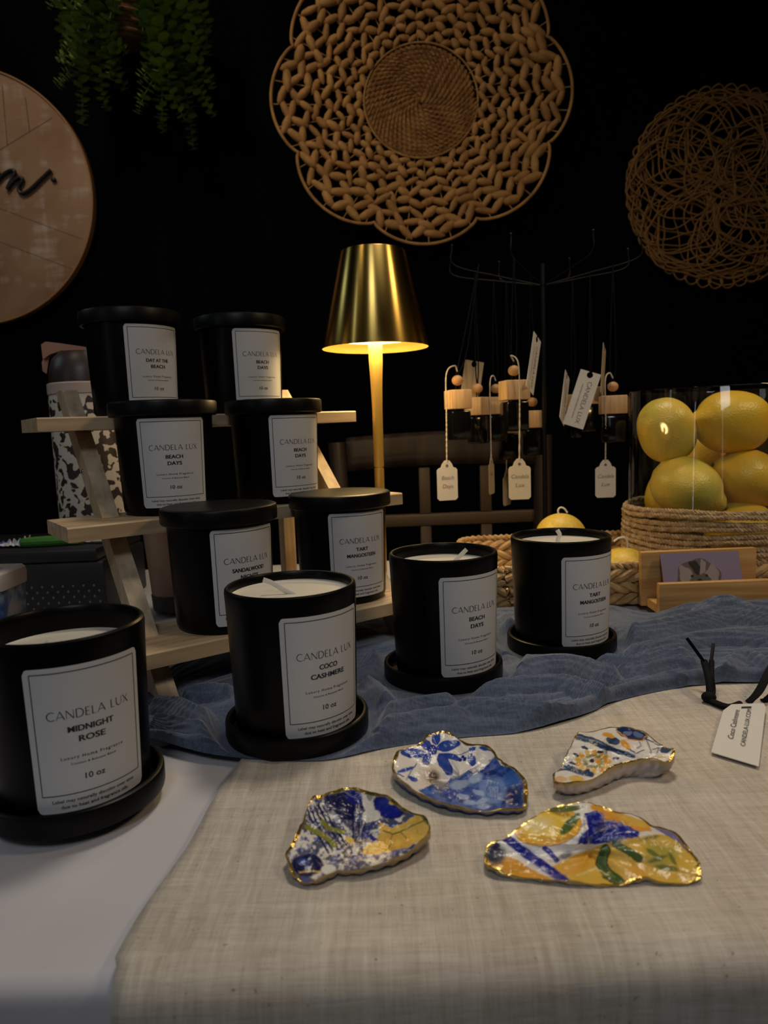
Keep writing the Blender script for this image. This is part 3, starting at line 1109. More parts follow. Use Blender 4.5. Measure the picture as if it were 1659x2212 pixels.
def lamp_prof(p):
    return [(r * KL, 0.21 + (z - 0.21) * KL if z > 0.1 else z) for r, z in p]


b = MB(); b.lathe([(0, 0), (0.050, 0), (0.0505, 0.002), (0.0505, 0.012), (0.049, 0.014), (0.010, 0.016), (0, 0.016)], 64); b.build('base', brass, lp)
b = MB(); b.lathe(lamp_prof([(0, 0.0162), (0.0052, 0.0162), (0.0053, 0.165), (0.0046, 0.1655), (0.0046, 0.1664), (0.0054, 0.167), (0.0056, 0.23), (0.0064, 0.26), (0.0074, 0.280), (0.0076, 0.325), (0, 0.325)]), 32); b.build('pole', brass_pole, lp)
b = MB(); b.lathe(lamp_prof([(0.0572, 0.2945), (0.0574, 0.2950), (0.0348, 0.3930), (0.0340, 0.3945), (0.0325, 0.3950), (0, 0.3952)]), 96); sh = b.build('lamp_shade', brass, lp)
b = MB(); b.lathe(lamp_prof([(0, 0.3935), (0.0325, 0.3930), (0.0338, 0.3920), (0.0566, 0.2952), (0.0570, 0.2944)]), 96); b.build('shade_lining', brass_in, sh)
b = MB(); b.lathe(lamp_prof([(0.0074, 0.3030), (0.038, 0.3030), (0.0405, 0.3045), (0.0440, 0.3080), (0.0440, 0.3160), (0.0074, 0.3160)])[::-1], 64); b.build('light_panel', glow, lp)
pl = bpy.data.lights.new('lamp_light', 'AREA')
pl.energy = 2.6; pl.color = (1.0, 0.70, 0.30); pl.shape = 'DISK'; pl.size = 0.07
plo = bpy.data.objects.new('lamp_light', pl); col.objects.link(plo)
plo.parent = lp
plo.location = (0, 0, 0.3118)

# ---------------------------------------------------------------- seagrass tray with lemon candles and vase
tray = thing('seagrass_tray', 'shallow rectangular woven seagrass tray holding the lemon vase', 'basket', (0.34, 0.895, T))
b = MB()
x0, x1, y0, y1, cr = -0.232, 0.232, -0.108, 0.108, 0.03


def rrect(x0, x1, y0, y1, cr, z, step=0.004):
    out = []
    segs = [((x0 + cr, y0), (x1 - cr, y0)), ((x1, y0 + cr), (x1, y1 - cr)), ((x1 - cr, y1), (x0 + cr, y1)), ((x0, y1 - cr), (x0, y0 + cr))]
    cs = [((x1 - cr, y0 + cr), -90), ((x1 - cr, y1 - cr), 0), ((x0 + cr, y1 - cr), 90), ((x0 + cr, y0 + cr), 180)]
    for (a, c), (cc, a0) in zip(segs, cs):
        n = max(2, int(math.hypot(c[0] - a[0], c[1] - a[1]) / step))
        for i in range(n):
            out.append(Vector((a[0] + (c[0] - a[0]) * i / n, a[1] + (c[1] - a[1]) * i / n, z)))
        n = max(3, int(cr * PI / 2 / step))
        for i in range(n):
            th = math.radians(a0 + 90 * i / n)
            out.append(Vector((cc[0] + cr * math.cos(th), cc[1] + cr * math.sin(th), z)))
    return out


for k, (z, g) in enumerate(((0.0085, -0.003), (0.022, 0.0), (0.0355, 0.003))):
    rope(b, rrect(x0 - g, x1 + g, y0 - g, y1 + g, cr, z), 0.0048, 3, 0.050 if k % 2 else -0.050, 7, closed=True, rs=0.0045)
b.build('woven_wall', seagrass, tray)
b = MB(); rope(b, rrect(x0 - 0.004, x1 + 0.004, y0 - 0.004, y1 + 0.004, cr, 0.0465), 0.0026, 2, 0.016, 7, closed=True); b.build('rim', seagrass, tray)
b = MB()
b.prism([(p.x, p.y) for p in rrect(x0, x1, y0, y1, cr, 0, 0.01)], 0.002, 0.006); b.build('base', seagrass, tray)


def lemon_mesh(rad=0.0322, length=0.0385, nip=0.0075, seed=0):
    b = MB()
    prof = []
    n = 30
    for i in range(n + 1):
        t = i / n
        x = -1 + 2 * t
        r = math.sqrt(max(0, 1 - abs(x) ** 2.3)) * rad
        z = x * length
        if x > 0.80:
            r = max(r * 0.75, 0.0098 * math.sqrt(max(0, (1 - x) / 0.2)))
            z = length * 0.80 + (x - 0.80) / 0.2 * (length * 0.2 + nip)
        elif x < -0.88:
            r = max(r, 0.010 * math.sqrt(max(0, (1 + x) / 0.12)))
        prof.append((r if 0 < i < n else 0, z))
    b.lathe(prof, 40)
    rr = np.random.default_rng(seed)
    ph1, ph2 = rr.random(2) * 6
    b.v = [(x * (1 + 0.03 * math.sin(z * 80 + ph1)) + 0.0012 * math.sin(3 * math.atan2(y, x) + ph2 + z * 30), y, z) for x, y, z in b.v]
    return b


# glass vase and rope
vx, vy, vz = 0.4170, 0.890, T + 0.0070
vase = thing('glass_vase', 'clear glass cylinder vase wrapped in jute rope and filled with lemons', 'vase', (vx, vy, vz))
VR, VH = 0.1040, 0.2350
b = MB(); b.lathe([(0, 0), (VR - 0.002, 0), (VR, 0.002), (VR, VH - 0.002), (VR - 0.0012, VH), (VR - 0.0026, VH), (VR - 0.0034, VH - 0.002), (VR - 0.0034, 0.008), (VR - 0.006, 0.0065), (0, 0.0065)], 128); b.build('glass', glass, vase)
b = MB()
path = []
turns, pit = 13, 0.0070
for i in range(int(turns * 200)):
    a = 2 * PI * i / 200
    z = 0.0045 + pit * i / 200
    wob = 0.0012 * math.sin(a * 3.1 + 1) + 0.0013 * math.sin(a * 0.53) + 0.0005 * math.sin(a * 7.7)
    path.append((math.cos(a) * (VR + 0.0040 + wob * 0.6 + 0.0006), math.sin(a) * (VR + 0.0040 + wob * 0.6 + 0.0006), z + wob))
rope(b, path, 0.00195, 3, 0.013, 5, rs=0.0021)
b.build('jute_wrap', jute, vase)

LEM = [  # px centre, depth, axis direction, scale, material, label
    (1440, 930, 0.880, (0.30, 0.25, -0.92), 1.06, 0, 'greenish-yellow lemon at the upper left of the vase with its dark tip down'),
    (1581, 912, 0.872, (-0.96, -0.1, 0.06), 1.18, 1, 'largest deep yellow lemon lying on its side at the top of the vase'),
    (1482, 1053, 0.866, (0.80, -0.35, -0.48), 1.12, 0, 'yellow lemon with a green tip low at the left inside the vase'),
    (1617, 1034, 0.868, (-0.85, -0.1, 0.35), 1.10, 1, 'lemon low at the right inside the vase, beneath the biggest one'),
    (1598, 1143, 0.860, (0.9, -0.1, 0.1), 1.06, 1, 'lemon just showing above the jute rope at the vase bottom'),
    (1527, 992, 0.948, (0.3, 0.2, 0.9), 1.0, 1, 'orange-yellow lemon in shade behind the others in the vase'),
    (1447, 1068, 0.940, (0.2, 0.3, 0.9), 0.95, 1, 'half hidden lemon behind the green tipped lemon at the vase wall'),
]
for i, (px, py, dy, ax, scl, mi, lab) in enumerate(LEM):
    p = YD(px, py, dy)
    o = lemon_mesh(seed=i).build('lemon', [lemon_green, lemon_m][mi])
    if mi == 0 or i == 3:
        t = MB(); t.ellipsoid((0, 0, 0.0460), 0.0024, 0.0024, 0.0012)
        t.build('stem_scar', stem_tip, o)
    o.location = p
    q = Vector(ax).to_track_quat('Z', 'Y')
    o.rotation_euler = q.to_euler()
    o.scale = (scl,) * 3
    tag(o, lab, 'lemon', 'lemons in the glass vase')

for i, (px, py, dy, lab) in enumerate([(1211, 1160, 0.915, 'lemon shaped candle with a curled wick, rising behind the rear open black candle'),
                                       (1347, 1222, 0.860, 'lemon shaped candle in the tray just left of the bamboo card holder')]):
    p = YD(px, py, dy)
    root = thing('lemon_candle', lab, 'candle', p, group='lemon shaped candles in the tray')
    b = MB()
    if i == 0:
        b.ellipsoid((0, 0, 0), 0.033, 0.030, 0.031, nu=40, nv=24)
        top = 0.031
    else:
        b.ellipsoid((0, 0, 0), 0.030, 0.028, 0.0225, nu=40, nv=24)
        top = 0.0225
    b.build('wax', lemon_wax, root)
    b = MB()
    b.tube(spline([(-0.002, 0, top - 0.002), (-0.003, 0, top + 0.004), (0.0, 0, top + 0.0075), (0.005, 0, top + 0.006), (0.009, 0, top + 0.0005)] if i == 0 else
                  [(0.004, 0, top - 0.002), (0.005, 0, top + 0.006), (0.001, 0, top + 0.012), (-0.006, 0, top + 0.012), (-0.012, 0, top + 0.008)], 16), 0.0012, 8)
    b.build('wick', wick, root)
# pedestal lemons under the candles (other lemons filling the tray)
for (x, y, z, lab) in [(0.232, 0.915, 0.022, 'lemon shaped candle at the tray bottom under the upper one')]:
    b = MB(); b.ellipsoid((0, 0, 0), 0.033, 0.030, 0.018, nu=30, nv=18)
    o = b.build('lemon_candle', lemon_wax); o.location = (x, y, T + z + 0.003)
    tag(o, lab, 'candle', 'lemon shaped candles in the tray')

# ---------------------------------------------------------------- bamboo card holder
ch = thing('card_holder', 'light bamboo business card holder in front of the vase', 'card holder', (0.345, 0.752, T + 0.0036))
b = MB(); b.box(-0.066, 0.060, 0.014, 0.0225, 0.0, 0.0600, bev=0.0008); b.build('back_board', bamboo, ch)
b = MB(); b.box(-0.060, 0.078, -0.0225, -0.014, 0.0, 0.0325, bev=0.0008); b.build('front_board', bamboo, ch)
b = MB(); b.box(-0.060, 0.060, -0.0138, 0.0138, 0.0, 0.009); b.build('base', bamboo, ch)

cdM = Matrix.Rotation(math.radians(-14), 4, 'X')
b = MB()
cw, chh = 0.085, 0.052
b.prism([(-cw / 2, 0), (cw / 2, 0), (cw / 2, chh), (-cw / 2, chh)], -0.0009, 0)
def blob(cx, cy, rx, ry, z, mi, n=28, jag=0.0, rot=0):
    vs = [(cx, cy, z)]
    for i in range(n):
        a = 2 * PI * i / n
        k = 1 + jag * math.sin(i * 2.399 * 3)
        x, y = rx * k * math.cos(a), ry * k * math.sin(a)
        vs.append((cx + x * math.cos(rot) - y * math.sin(rot), cy + x * math.sin(rot) + y * math.cos(rot), z))
    b.add(vs, [(0, 1 + i, 1 + (i + 1) % n) for i in range(n)], mi)
blob(-0.004, 0.0235, 0.024, 0.0215, 0.00005, 1, 40, 0.05)
blob(-0.017, 0.026, 0.0070, 0.0125, 0.0001, 2, 30, 0.12, 0.3)
blob(0.010, 0.026, 0.0070, 0.0125, 0.0001, 2, 30, 0.12, -0.3)
blob(-0.0065, 0.036, 0.0045, 0.0085, 0.00012, 3, 24, 0.2, 0.5)
blob(0.0015, 0.036, 0.0030, 0.0085, 0.00013, 2, 24, 0.2, -0.2)
blob(-0.009, 0.0225, 0.0045, 0.0065, 0.00014, 1, 24, 0.2, -0.6)
blob(0.003, 0.0225, 0.0045, 0.0065, 0.00014, 1, 24, 0.2, 0.6)
blob(-0.0035, 0.0215, 0.0026, 0.0020, 0.00018, 3)
blob(-0.011, 0.0265, 0.0016, 0.0014, 0.0002, 3)
blob(0.0045, 0.0265, 0.0016, 0.0014, 0.0002, 3)
cd = b.build('photo_card', [card_m, dog_grey, dog_light, dog_dark])
cd.location = (0.3400, 0.7435, T + 0.0132)
cd.rotation_euler = (math.radians(90 - 20), 0, math.radians(0))
tag(cd, 'lavender card with a blurry shaggy dog portrait standing in the bamboo holder', 'card')

# ---------------------------------------------------------------- hanging diffusers on a black rack
rk = thing('display_rack', 'thin black metal tree rack with curved hooks holding the car diffusers', 'rack', (0.2370, 1.040, T))
b = MB(); b.lathe([(0, 0), (0.033, 0), (0.033, 0.003), (0.006, 0.006), (0, 0.006)], 40); b.build('base', black_metal, rk)
b = MB(); b.tube([(0, 0, 0.004), (0, 0, 0.43)], 0.0034, 12); b.build('pole', black_metal, rk)
hubz = 0.400
for k in range(8):
    a = 2 * PI * k / 8 + 0.35
    dx, dy = math.cos(a), math.sin(a) * 0.62
    L1 = 0.135
    b = MB()
    b.tube(spline([(0, 0, hubz), (dx * L1 * 0.5, dy * L1 * 0.5, hubz + 0.012), (dx * L1, dy * L1, hubz + 0.026), (dx * (L1 + 0.004), dy * (L1 + 0.004), hubz + 0.05)], 16), 0.0011, 8)
    b.ellipsoid((dx * (L1 + 0.004), dy * (L1 + 0.004), hubz + 0.052), 0.0022, 0.0022, 0.0022)
    b.build('hook_arm', black_metal, rk)


def small_tag_poly(w=0.0285, h=0.053):
    p = [(-w / 2 + 0.003, -h / 2), (w / 2 - 0.003, -h / 2), (w / 2, -h / 2 + 0.003), (w / 2, h / 2 - 0.013), (w / 2 - 0.002, h / 2 - 0.0105), (w / 2 - 0.0055, h / 2 - 0.0095), (w / 2 - 0.0072, h / 2 - 0.005), (0.0035, h / 2 - 0.0005), (0, h / 2)]
    return p + [(-x, y) for x, y in p[:-1]][::-1]


def diffuser(x, y, z, rz, label, cube=0.0145, small=None, long=None, bead=True, capm=None, bottle_h=0.040, cordtop=None):
    """z = centre of wooden cap"""
    root = thing('car_diffuser', label, 'car diffuser', (x, y, T + z), rz, 'hanging car diffusers on the rack')
    b = MB(); b.box(-cube, cube, -cube, cube, -0.0125, 0.0125, bev=0.0015); b.build('wooden_cap', capm or pale_wood, root)
    b = MB()
    q = cube * 0.93
    b.box(-q, q, -q, q, -0.0125 - bottle_h, -0.0145, bev=0.003)
    b.lathe([(0, -0.0128), (0.008, -0.0128), (0.008, -0.0146), (0, -0.0146)][::-1], 20)
    b.build('glass_bottle', black_gloss, root)
    zt = 0.0125
    if bead:
        b = MB(); b.ellipsoid((0, 0, zt + 0.0125), 0.0075, 0.0075, 0.0068, nu=20, nv=14); b.build('wooden_bead', bead_wood, root)
    b = MB()
    # cord up to the rack
    top = Vector((0.2370, 1.040, T + hubz + 0.02)) - Vector((x, y, T + z))
    dirv = Vector((x - 0.2370, y - 1.040, 0))
    k = min(1.0, 0.12 / max(dirv.length, 1e-3))
    tip = Vector((0.2370, 1.040, 0)) + dirv * k
    tipl = Vector((tip.x - x, tip.y - y, hubz + 0.018 - z))
    R_ = Matrix.Rotation(-rz, 3, 'Z')
    tipl = R_ @ tipl
    for s in (-1, 1):
        b.tube(spline([(s * 0.003, 0, zt), (s * 0.0022, 0, zt + 0.006), (s * 0.0013, 0, zt + 0.021), (s * 0.004 + tipl.x * 0.3, tipl.y * 0.3, zt + 0.05), tuple(tipl)], 14), 0.0009, 6)
    b.build('cord', black_cord, root)
    if small:
        (tx, ty, tz), trot, txt, loopside, tm = small
        # string: over the top of the bead to the tag
        tl = R_ @ Vector((tx - x, ty - y, tz - z))
        ttop = tl + Vector((0, 0, 0.0235))
        b = MB()
        rope(b, spline([(0.0, 0, zt + 0.024), (loopside * 0.005, -0.004, zt + 0.031), (ttop.x * 0.9 + loopside * 0.002, ttop.y * 0.8 - 0.009, zt + 0.020), (ttop.x, ttop.y - 0.004 if abs(ttop.y) < 0.02 else ttop.y, -0.015), tuple(ttop)], 90), 0.00055, 2, 0.004, 5, rs=0.0006)
        b.build('string', string_m, root)
        b = MB()
        M = Matrix.Translation(tl) @ Matrix.Rotation(trot - rz, 4, 'Z') @ Matrix.Rotation(PI / 2, 4, 'X')
        b.prism(small_tag_poly(), -0.0003, 0.0003, 0, M)
        b.lathe([(0, 0.0005), (0.0019, 0.0005)][::-1], 12, 1, M @ Matrix.Translation((0, 0.0192, 0)))
        yy = 0.0035
        for t_, w_, h_ in txt:
            v, f = place_text(t_, 0.0005, yy, w_, h_, shear=0.25, bold=-0.01)
            b.add([M @ Vector((p[0], p[1], 0.0006)) for p in v], f, 1)
            yy -= 0.0112
        b.build('price_tag', [tm, grey_ink], root)
    if long:
        (lx, ly, lz), M3, lm, wtx = long
        b = MB()
        W2, H2 = 0.0140, 0.0385
        M = Matrix.Translation(R_ @ Vector((lx - x, ly - y, lz - z))) @ (R_.to_4x4()) @ M3
        notch = arc(0, H2 - 0.0045, 0.0042, 0.0042, 120, 420, 12)
        poly = [(-W2, -H2), (W2, -H2), (W2, H2), (0.0021, H2)] + notch[::-1] + [(-0.0021, H2), (-W2, H2)]
        b.prism(poly, -0.0003, 0.0003, 0, M)
        if wtx:
            for t_, cx_, w_, h_ in (('CANDELA LUX', 0.0035, 0.058, 0.0062), ('HANDMADE ORGANIC BEESWAX CANDLE', -0.0050, 0.048, 0.0018)):
                v, f = place_text(t_, 0, 0, w_, h_, bold=-0.012 if cx_ > 0 else 0.0)
                # run downward
                b.add([M @ Vector((p[1] + cx_, -p[0] - 0.004, 0.0006)) for p in v], f, 1)
        b.build('hang_tag', [lm, grey_ink], root)


def long_orient(yaw, tilt, lean=0.0):
    """upright card facing the viewer, turned by yaw, rotated in its plane by tilt"""
    return Matrix.Rotation(math.radians(yaw), 4, 'Z') @ Matrix.Rotation(math.radians(90 + lean), 4, 'X') @ Matrix.Rotation(math.radians(tilt), 4, 'Z')


CL = [('Candela', 0.022, 0.0052), ('Lux', 0.012, 0.0052)]
BD = [('Beach', 0.017, 0.0052), ('Days', 0.015, 0.0052)]
diffuser(0.1030, 0.950, 0.2420, 0.25, 'leftmost car diffuser, with a square wooden cap and a handwritten white tag', small=((0.0850, 0.938, 0.1370), 0.25, BD, -1, white_card))
diffuser(0.1385, 1.020, 0.2340, 0.9, 'car diffuser behind the leftmost one, with a tan hang tag above it', small=None, long=((0.1300, 1.028, 0.2600), long_orient(10, -10), kraft_card, False), cube=0.013)
diffuser(0.1720, 1.068, 0.2350, 0.2, 'back row car diffuser whose small tag hangs edge-on, left of the raised diffuser', small=((0.1560, 1.020, 0.1350), 1.15, [('Lux', 0.012, 0.006)], -1, kraft_card), cube=0.0145)
diffuser(0.1735, 0.930, 0.2505, 0.18, 'highest car diffuser, with a cream handwritten tag on a white string', small=((0.1760, 0.915, 0.1370), 0.0, CL, -1, cream_card), long=((0.2000, 0.935, 0.2840), long_orient(58, -24), white_card, True), cube=0.0160)
diffuser(0.1940, 1.090, 0.2060, 0.1, 'low back car diffuser beneath the highest one', small=((0.1880, 1.080, 0.1110), 1.0, [('Lux', 0.01, 0.005)], 1, kraft_card), bead=False)
diffuser(0.2230, 1.055, 0.2130, 0.05, 'car diffuser just left of the rack pole with a plain cap', small=None, cube=0.0135)
diffuser(0.3235, 1.000, 0.2285, -0.2, 'rightmost car diffuser with a large printed white hang tag beside it', small=((0.3100, 0.990, 0.1270), 0.0, CL, -1, white_card), long=((0.2735, 0.975, 0.2370), long_orient(-8, -19, -6), white_card, True), cube=0.0175)
diffuser(0.3070, 1.050, 0.2440, 0.8, 'car diffuser half hidden behind the rightmost one, with a tan edge-on tag', small=None, long=((0.3240, 1.045, 0.2780), long_orient(65, -22), kraft_card, False), bead=False, cube=0.012)
diffuser(0.2900, 1.080, 0.2350, 0.5, 'car diffuser behind the big white hang tag, its own tag edge-on beside the pole', small=None, long=((0.2680, 1.045, 0.2420), long_orient(62, -28), white_card, True), bead=False, cube=0.011)

# ---------------------------------------------------------------- items at the back left
# black perforated crate
cr_ = thing('storage_crate', 'black plastic crate with rows of small perforations, light through them painted grey, behind the wooden stand', 'crate', (-0.56, 0.905, T))
b = MB(); b.box(-0.225, 0.226, -0.073, 0.073, 0.0, 0.066, bev=0.004)
for r in range(5):
    for k in range(36):
        x = -0.218 + 0.0123 * k + (0.006 if r % 2 else 0)
        z = 0.010 + r * 0.0066
        if x < 0.22:
            b.ellipsoid((x, -0.0732, z), 0.0014, 0.0008, 0.0017, nu=6, nv=4, mi=1)
b.build('body', [crate_m, hole_light_m], cr_)
b = MB(); b.box(-0.229, 0.221, -0.0780, 0.077, 0.0662, 0.0815, bev=0.003); b.build('lid', crate_m, cr_)
zc = T + 0.0817

# green handle loop (scissors)
b = MB()
b.tube(spline([(-0.008, 0.012, 0.006), (-0.035, 0.004, 0.006), (-0.052, -0.004, 0.006), (-0.046, -0.014, 0.006), (-0.015, -0.014, 0.006), (0.02, -0.010, 0.006), (0.045, -0.002, 0.006), (0.04, 0.010, 0.006), (0.01, 0.014, 0.006), (-0.008, 0.012, 0.006)], 60), 0.0058, 10)
o = b.build('scissors', green_m); o.location = (-0.408, 0.865, zc); o.scale = (0.62, 0.8, 0.9)
tag(o, 'bright green plastic scissors handle lying on the black crate', 'scissors')
b = MB(); b.ellipsoid((0, 0, 0.004), 0.012, 0.006, 0.004, nu=16, nv=10)
o = b.build('marker_cap', yellow_m); o.location = (-0.378, 0.862, zc)
tag(o, 'small yellow-green cap beside the green handle under the middle shelf', 'cap')
b = MB()
P_ = []
for i in range(24):
    row = []
    for j in range(14):
        x, y = -0.038 + 0.076 * i / 23, -0.016 + 0.032 * j / 13
        row.append((x, y, 0.0015 + 0.012 * abs(math.sin(i * 1.1 + j * 0.7)) * (0.4 + 0.6 * random.random()) * math.exp(-((j - 6) / 5) ** 2) * (0.4 + i / 23)))
    P_.append(row)
b.grid(P_)
o = b.build('snack_wrapper', foil, smooth=False); o.location = (-0.462, 0.868, zc); o.scale = (0.7, 0.9, 0.8)
md = o.modifiers.new('t', 'SOLIDIFY'); md.thickness = 0.0006
tag(o, 'crumpled white and blue wrapper at the left end of the black crate', 'wrapper')
b = MB(); b.ellipsoid((0, 0, 0.003), 0.013, 0.006, 0.003, nu=14, nv=8); b.ellipsoid((-0.016, 0.002, 0.0022), 0.007, 0.005, 0.0022, nu=14, nv=8)
o = b.build('crumpled_tissue', white_card); o.location = (-0.349, 0.868, zc)
tag(o, 'scrap of white tissue at the right end of the black crate', 'tissue')

# cow print bottle
bt = thing('water_bottle', 'tall cow print insulated water bottle with a brown lid behind the stand', 'bottle', (-0.389, 0.960, zc - 0.0002))
BR = 0.0465
b = MB(); b.lathe([(0, 0), (BR - 0.004, 0), (BR, 0.004), (BR, 0.180), (BR - 0.001, 0.186), (0, 0.186)], 64); b.build('body', cow, bt)
b = MB(); b.lathe([(0, 0.1862), (BR + 0.0006, 0.1862), (BR + 0.0006, 0.199), (BR - 0.001, 0.2005), (0, 0.2005)], 64); b.build('collar', pinkband, bt)
b = MB(); b.lathe([(0, 0.2007), (BR - 0.002, 0.2007), (BR - 0.003, 0.214), (BR - 0.008, 0.232), (BR - 0.017, 0.241), (0, 0.243)], 64); b.build('cap', brown_m, bt)
b = MB()
b.prism([(-0.0455, 0.232), (-0.0460, 0.251), (-0.040, 0.2545), (-0.020, 0.2515), (0.010, 0.2460), (0.036, 0.2360), (0.047, 0.2220), (0.047, 0.2105), (0.040, 0.2115), (0.030, 0.2240), (0.005, 0.2390), (-0.020, 0.2425), (-0.036, 0.2380)], -0.017, 0.017, 0, Matrix.Rotation(PI / 2, 4, 'X'))
b.prism([(-0.0455, 0.214), (-0.0505, 0.218), (-0.0505, 0.229), (-0.044, 0.242), (-0.040, 0.236)], -0.010, 0.010, 0, Matrix.Rotation(PI / 2, 4, 'X'))
b.build('carry_loop', rose_m, bt, smooth=False)
b = MB()
for ix in range(11):
    for iz in range(9):
        if random.random() < 0.75:
            th = math.radians(-68) + (ix - 5) * 0.042
            b.ellipsoid(((BR + 0.0003) * math.cos(th), (BR + 0.0003) * math.sin(th), 0.100 + (iz - 4) * 0.0016), 0.0008, 0.0008, 0.0008, nu=6, nv=4)
b.build('emblem', gold_m, bt)

# tan tumbler
tm_ = thing('tumbler', 'tall tan tumbler with a dark grey base seen between the stand shelves', 'tumbler', (-0.2560, 0.845, T + 0.0005))
b = MB(); b.lathe([(0, 0.020), (0.0265, 0.020), (0.0335, 0.125), (0.034, 0.130), (0.031, 0.132), (0, 0.132)], 48); b.build('body', tan_m, tm_)
b = MB(); b.lathe([(0, 0), (0.0235, 0), (0.0262, 0.003), (0.0275, 0.0205), (0.0268, 0.0215), (0.0262, 0.0198), (0, 0.0198)], 48); b.build('base', darkgrey, tm_)

# gum bottle
gx, gy = -0.374, 0.640
gb = thing('gum_bottle', 'small rounded white gum bottle with a blue floral wrap at the left edge', 'gum bottle', (gx, gy, T + 0.0006), 0.0)


def rsq(w, d, r, n=8):
    out = []
    for cx, cy, a0 in ((w - r, d - r, 0), (-w + r, d - r, 90), (-w + r, -d + r, 180), (w - r, -d + r, 270)):
        for i in range(n):
            a = math.radians(a0 + 90 * i / (n - 1))
            out.append((cx + r * math.cos(a), cy + r * math.sin(a)))
    return out


b = MB()
rows = []
for z, k in ((0.0, 0.80), (0.001, 0.84), (0.02, 0.88), (0.045, 0.94), (0.0775, 0.99)):
    rows.append([(x * k, y * k, z) for x, y in rsq(0.0345, 0.026, 0.007)])
b.grid(rows, closed_u=True)
b.add([tuple(p) for p in rows[0]], [list(range(32))[::-1]])
b.build('body', gum_wrap, gb)
b = MB()
rows = []
for z, k in ((0.0777, 0.99), (0.0780, 1.02), (0.088, 1.04), (0.0925, 1.02), (0.0945, 0.96)):
    rows.append([(x * k, y * k, z) for x, y in rsq(0.0345, 0.026, 0.007)])
b.grid(rows, closed_u=True)
b.add([tuple(p) for p in rows[-1]], [list(range(32))])
b.box(-0.014, 0.010, -0.010, 0.010, 0.0946, 0.0965, bev=0.0008)
b.ellipsoid((0.016, -0.004, 0.0945), 0.010, 0.012, 0.0005, nu=16, nv=6, mi=1)
b.build('cap', [gum_white, gum_wrap], gb)
b = MB()
# black panel and letters on the front, running upward
zz = lambda z: -0.026 * (0.885 + 0.1 * (z / 0.067)) - 0.0004
for (cx_, w_, pw, txt, hh_, tmi) in ((0.0190, 0.066, 0.0068, 'ICE BREAKERS', 0.0050, 1), (0.0255, 0.050, 0.0, 'ICE CUBES', 0.0042, 0)):
    if pw:
        b.add([(cx_ + sx * pw / 2, zz(z), z) for z, sx in ((0.003, -1), (0.003, 1), (0.0735, 1), (0.0735, -1))], [(0, 1, 2, 3)], 0)
    v, f = place_text(txt, 0, 0, w_, hh_, bold=0.03)
    b.add([(cx_ - p[1], zz(0.038 + p[0]) - 0.0004, 0.038 + p[0]) for p in v], f, tmi)
b.build('wrap_lettering', [ink, gum_text_w], gb, smooth=False)

# ---------------------------------------------------------------- oyster shells


def inpoly(px, py, poly):
    c = np.zeros(px.shape, bool)
    n = len(poly)
    for i in range(n):
        x1_, y1_ = poly[i]; x2_, y2_ = poly[i - 1]
        cond = ((y1_ > py) != (y2_ > py)) & (px < (x2_ - x1_) * (py - y1_) / (y2_ - y1_ + 1e-9) + x1_)
        c ^= cond
    return c


class Paint:
    def __init__(s, px, py, base):
        s.x, s.y = px, py
        s.c = np.zeros(px.shape + (3,)) + np.array(base)
        s.wx = px + 8 * (vnoise(px / 22 + 50, py / 22 + 50, 11) - 0.5)
        s.wy = py + 8 * (vnoise(px / 22 + 80, py / 22 + 20, 12) - 0.5)

    def put(s, m_, colr, a=1.0):
        mm = (m_ * a)[..., None]
        s.c = s.c * (1 - mm) + np.array(colr) * mm

    def ell(s, cx, cy, rx, ry, ang, colr, a=1.0, soft=0.08, edge=None):
        t = math.radians(ang)
        dx, dy = s.wx - cx, s.wy - cy
        u = dx * math.cos(t) + dy * math.sin(t)
        v = -dx * math.sin(t) + dy * math.cos(t)
        q = np.sqrt((u / rx) ** 2 + (v / ry) ** 2)
        mk_ = 1 - smoothstep(1 - soft, 1 + soft, q)
        s.put(mk_, colr, a)
        if edge:
            s.put(np.exp(-((q - 0.93) / 0.08) ** 2), edge, 0.9)

    def stroke(s, pts, wd, colr, a=1.0):
        best = np.full(s.x.shape, 1e9)
        for (x1_, y1_), (x2_, y2_) in zip(pts[:-1], pts[1:]):
            dx, dy = x2_ - x1_, y2_ - y1_
            t = np.clip(((s.wx - x1_) * dx + (s.wy - y1_) * dy) / (dx * dx + dy * dy), 0, 1)
            best = np.minimum(best, np.hypot(s.wx - x1_ - t * dx, s.wy - y1_ - t * dy))
        s.put(1 - smoothstep(wd / 2 - 3, wd / 2 + 3, best), colr, a)

    def poly(s, pts, colr, a=1.0):
        s.put(inpoly(s.wx, s.wy, pts).astype(float), colr, a)

    def speck(s, scale, thr, colr, a, mask=None, seed=31):
        n = vnoise(s.x / scale + 9, s.y / scale + 9, seed) * 0.6 + vnoise(s.x / scale * 2.3, s.y / scale * 2.3, seed + 1) * 0.4
        m_ = smoothstep(thr - 0.04, thr + 0.04, n)
        if mask is not None:
            m_ = m_ * mask
        s.put(m_, colr, a)


def proj_px(P):
    """room point(s) -> photo pixel"""
    V = P - np.array([0, 0, CAM_Z])
    fw = V @ np.array(FW); xx = V @ np.array(XC); yy = V @ np.array(YC)
    return 829.5 + F_PX * xx / fw, 1106 - F_PX * yy / fw


GOLD = (0.50, 0.35, 0.09)


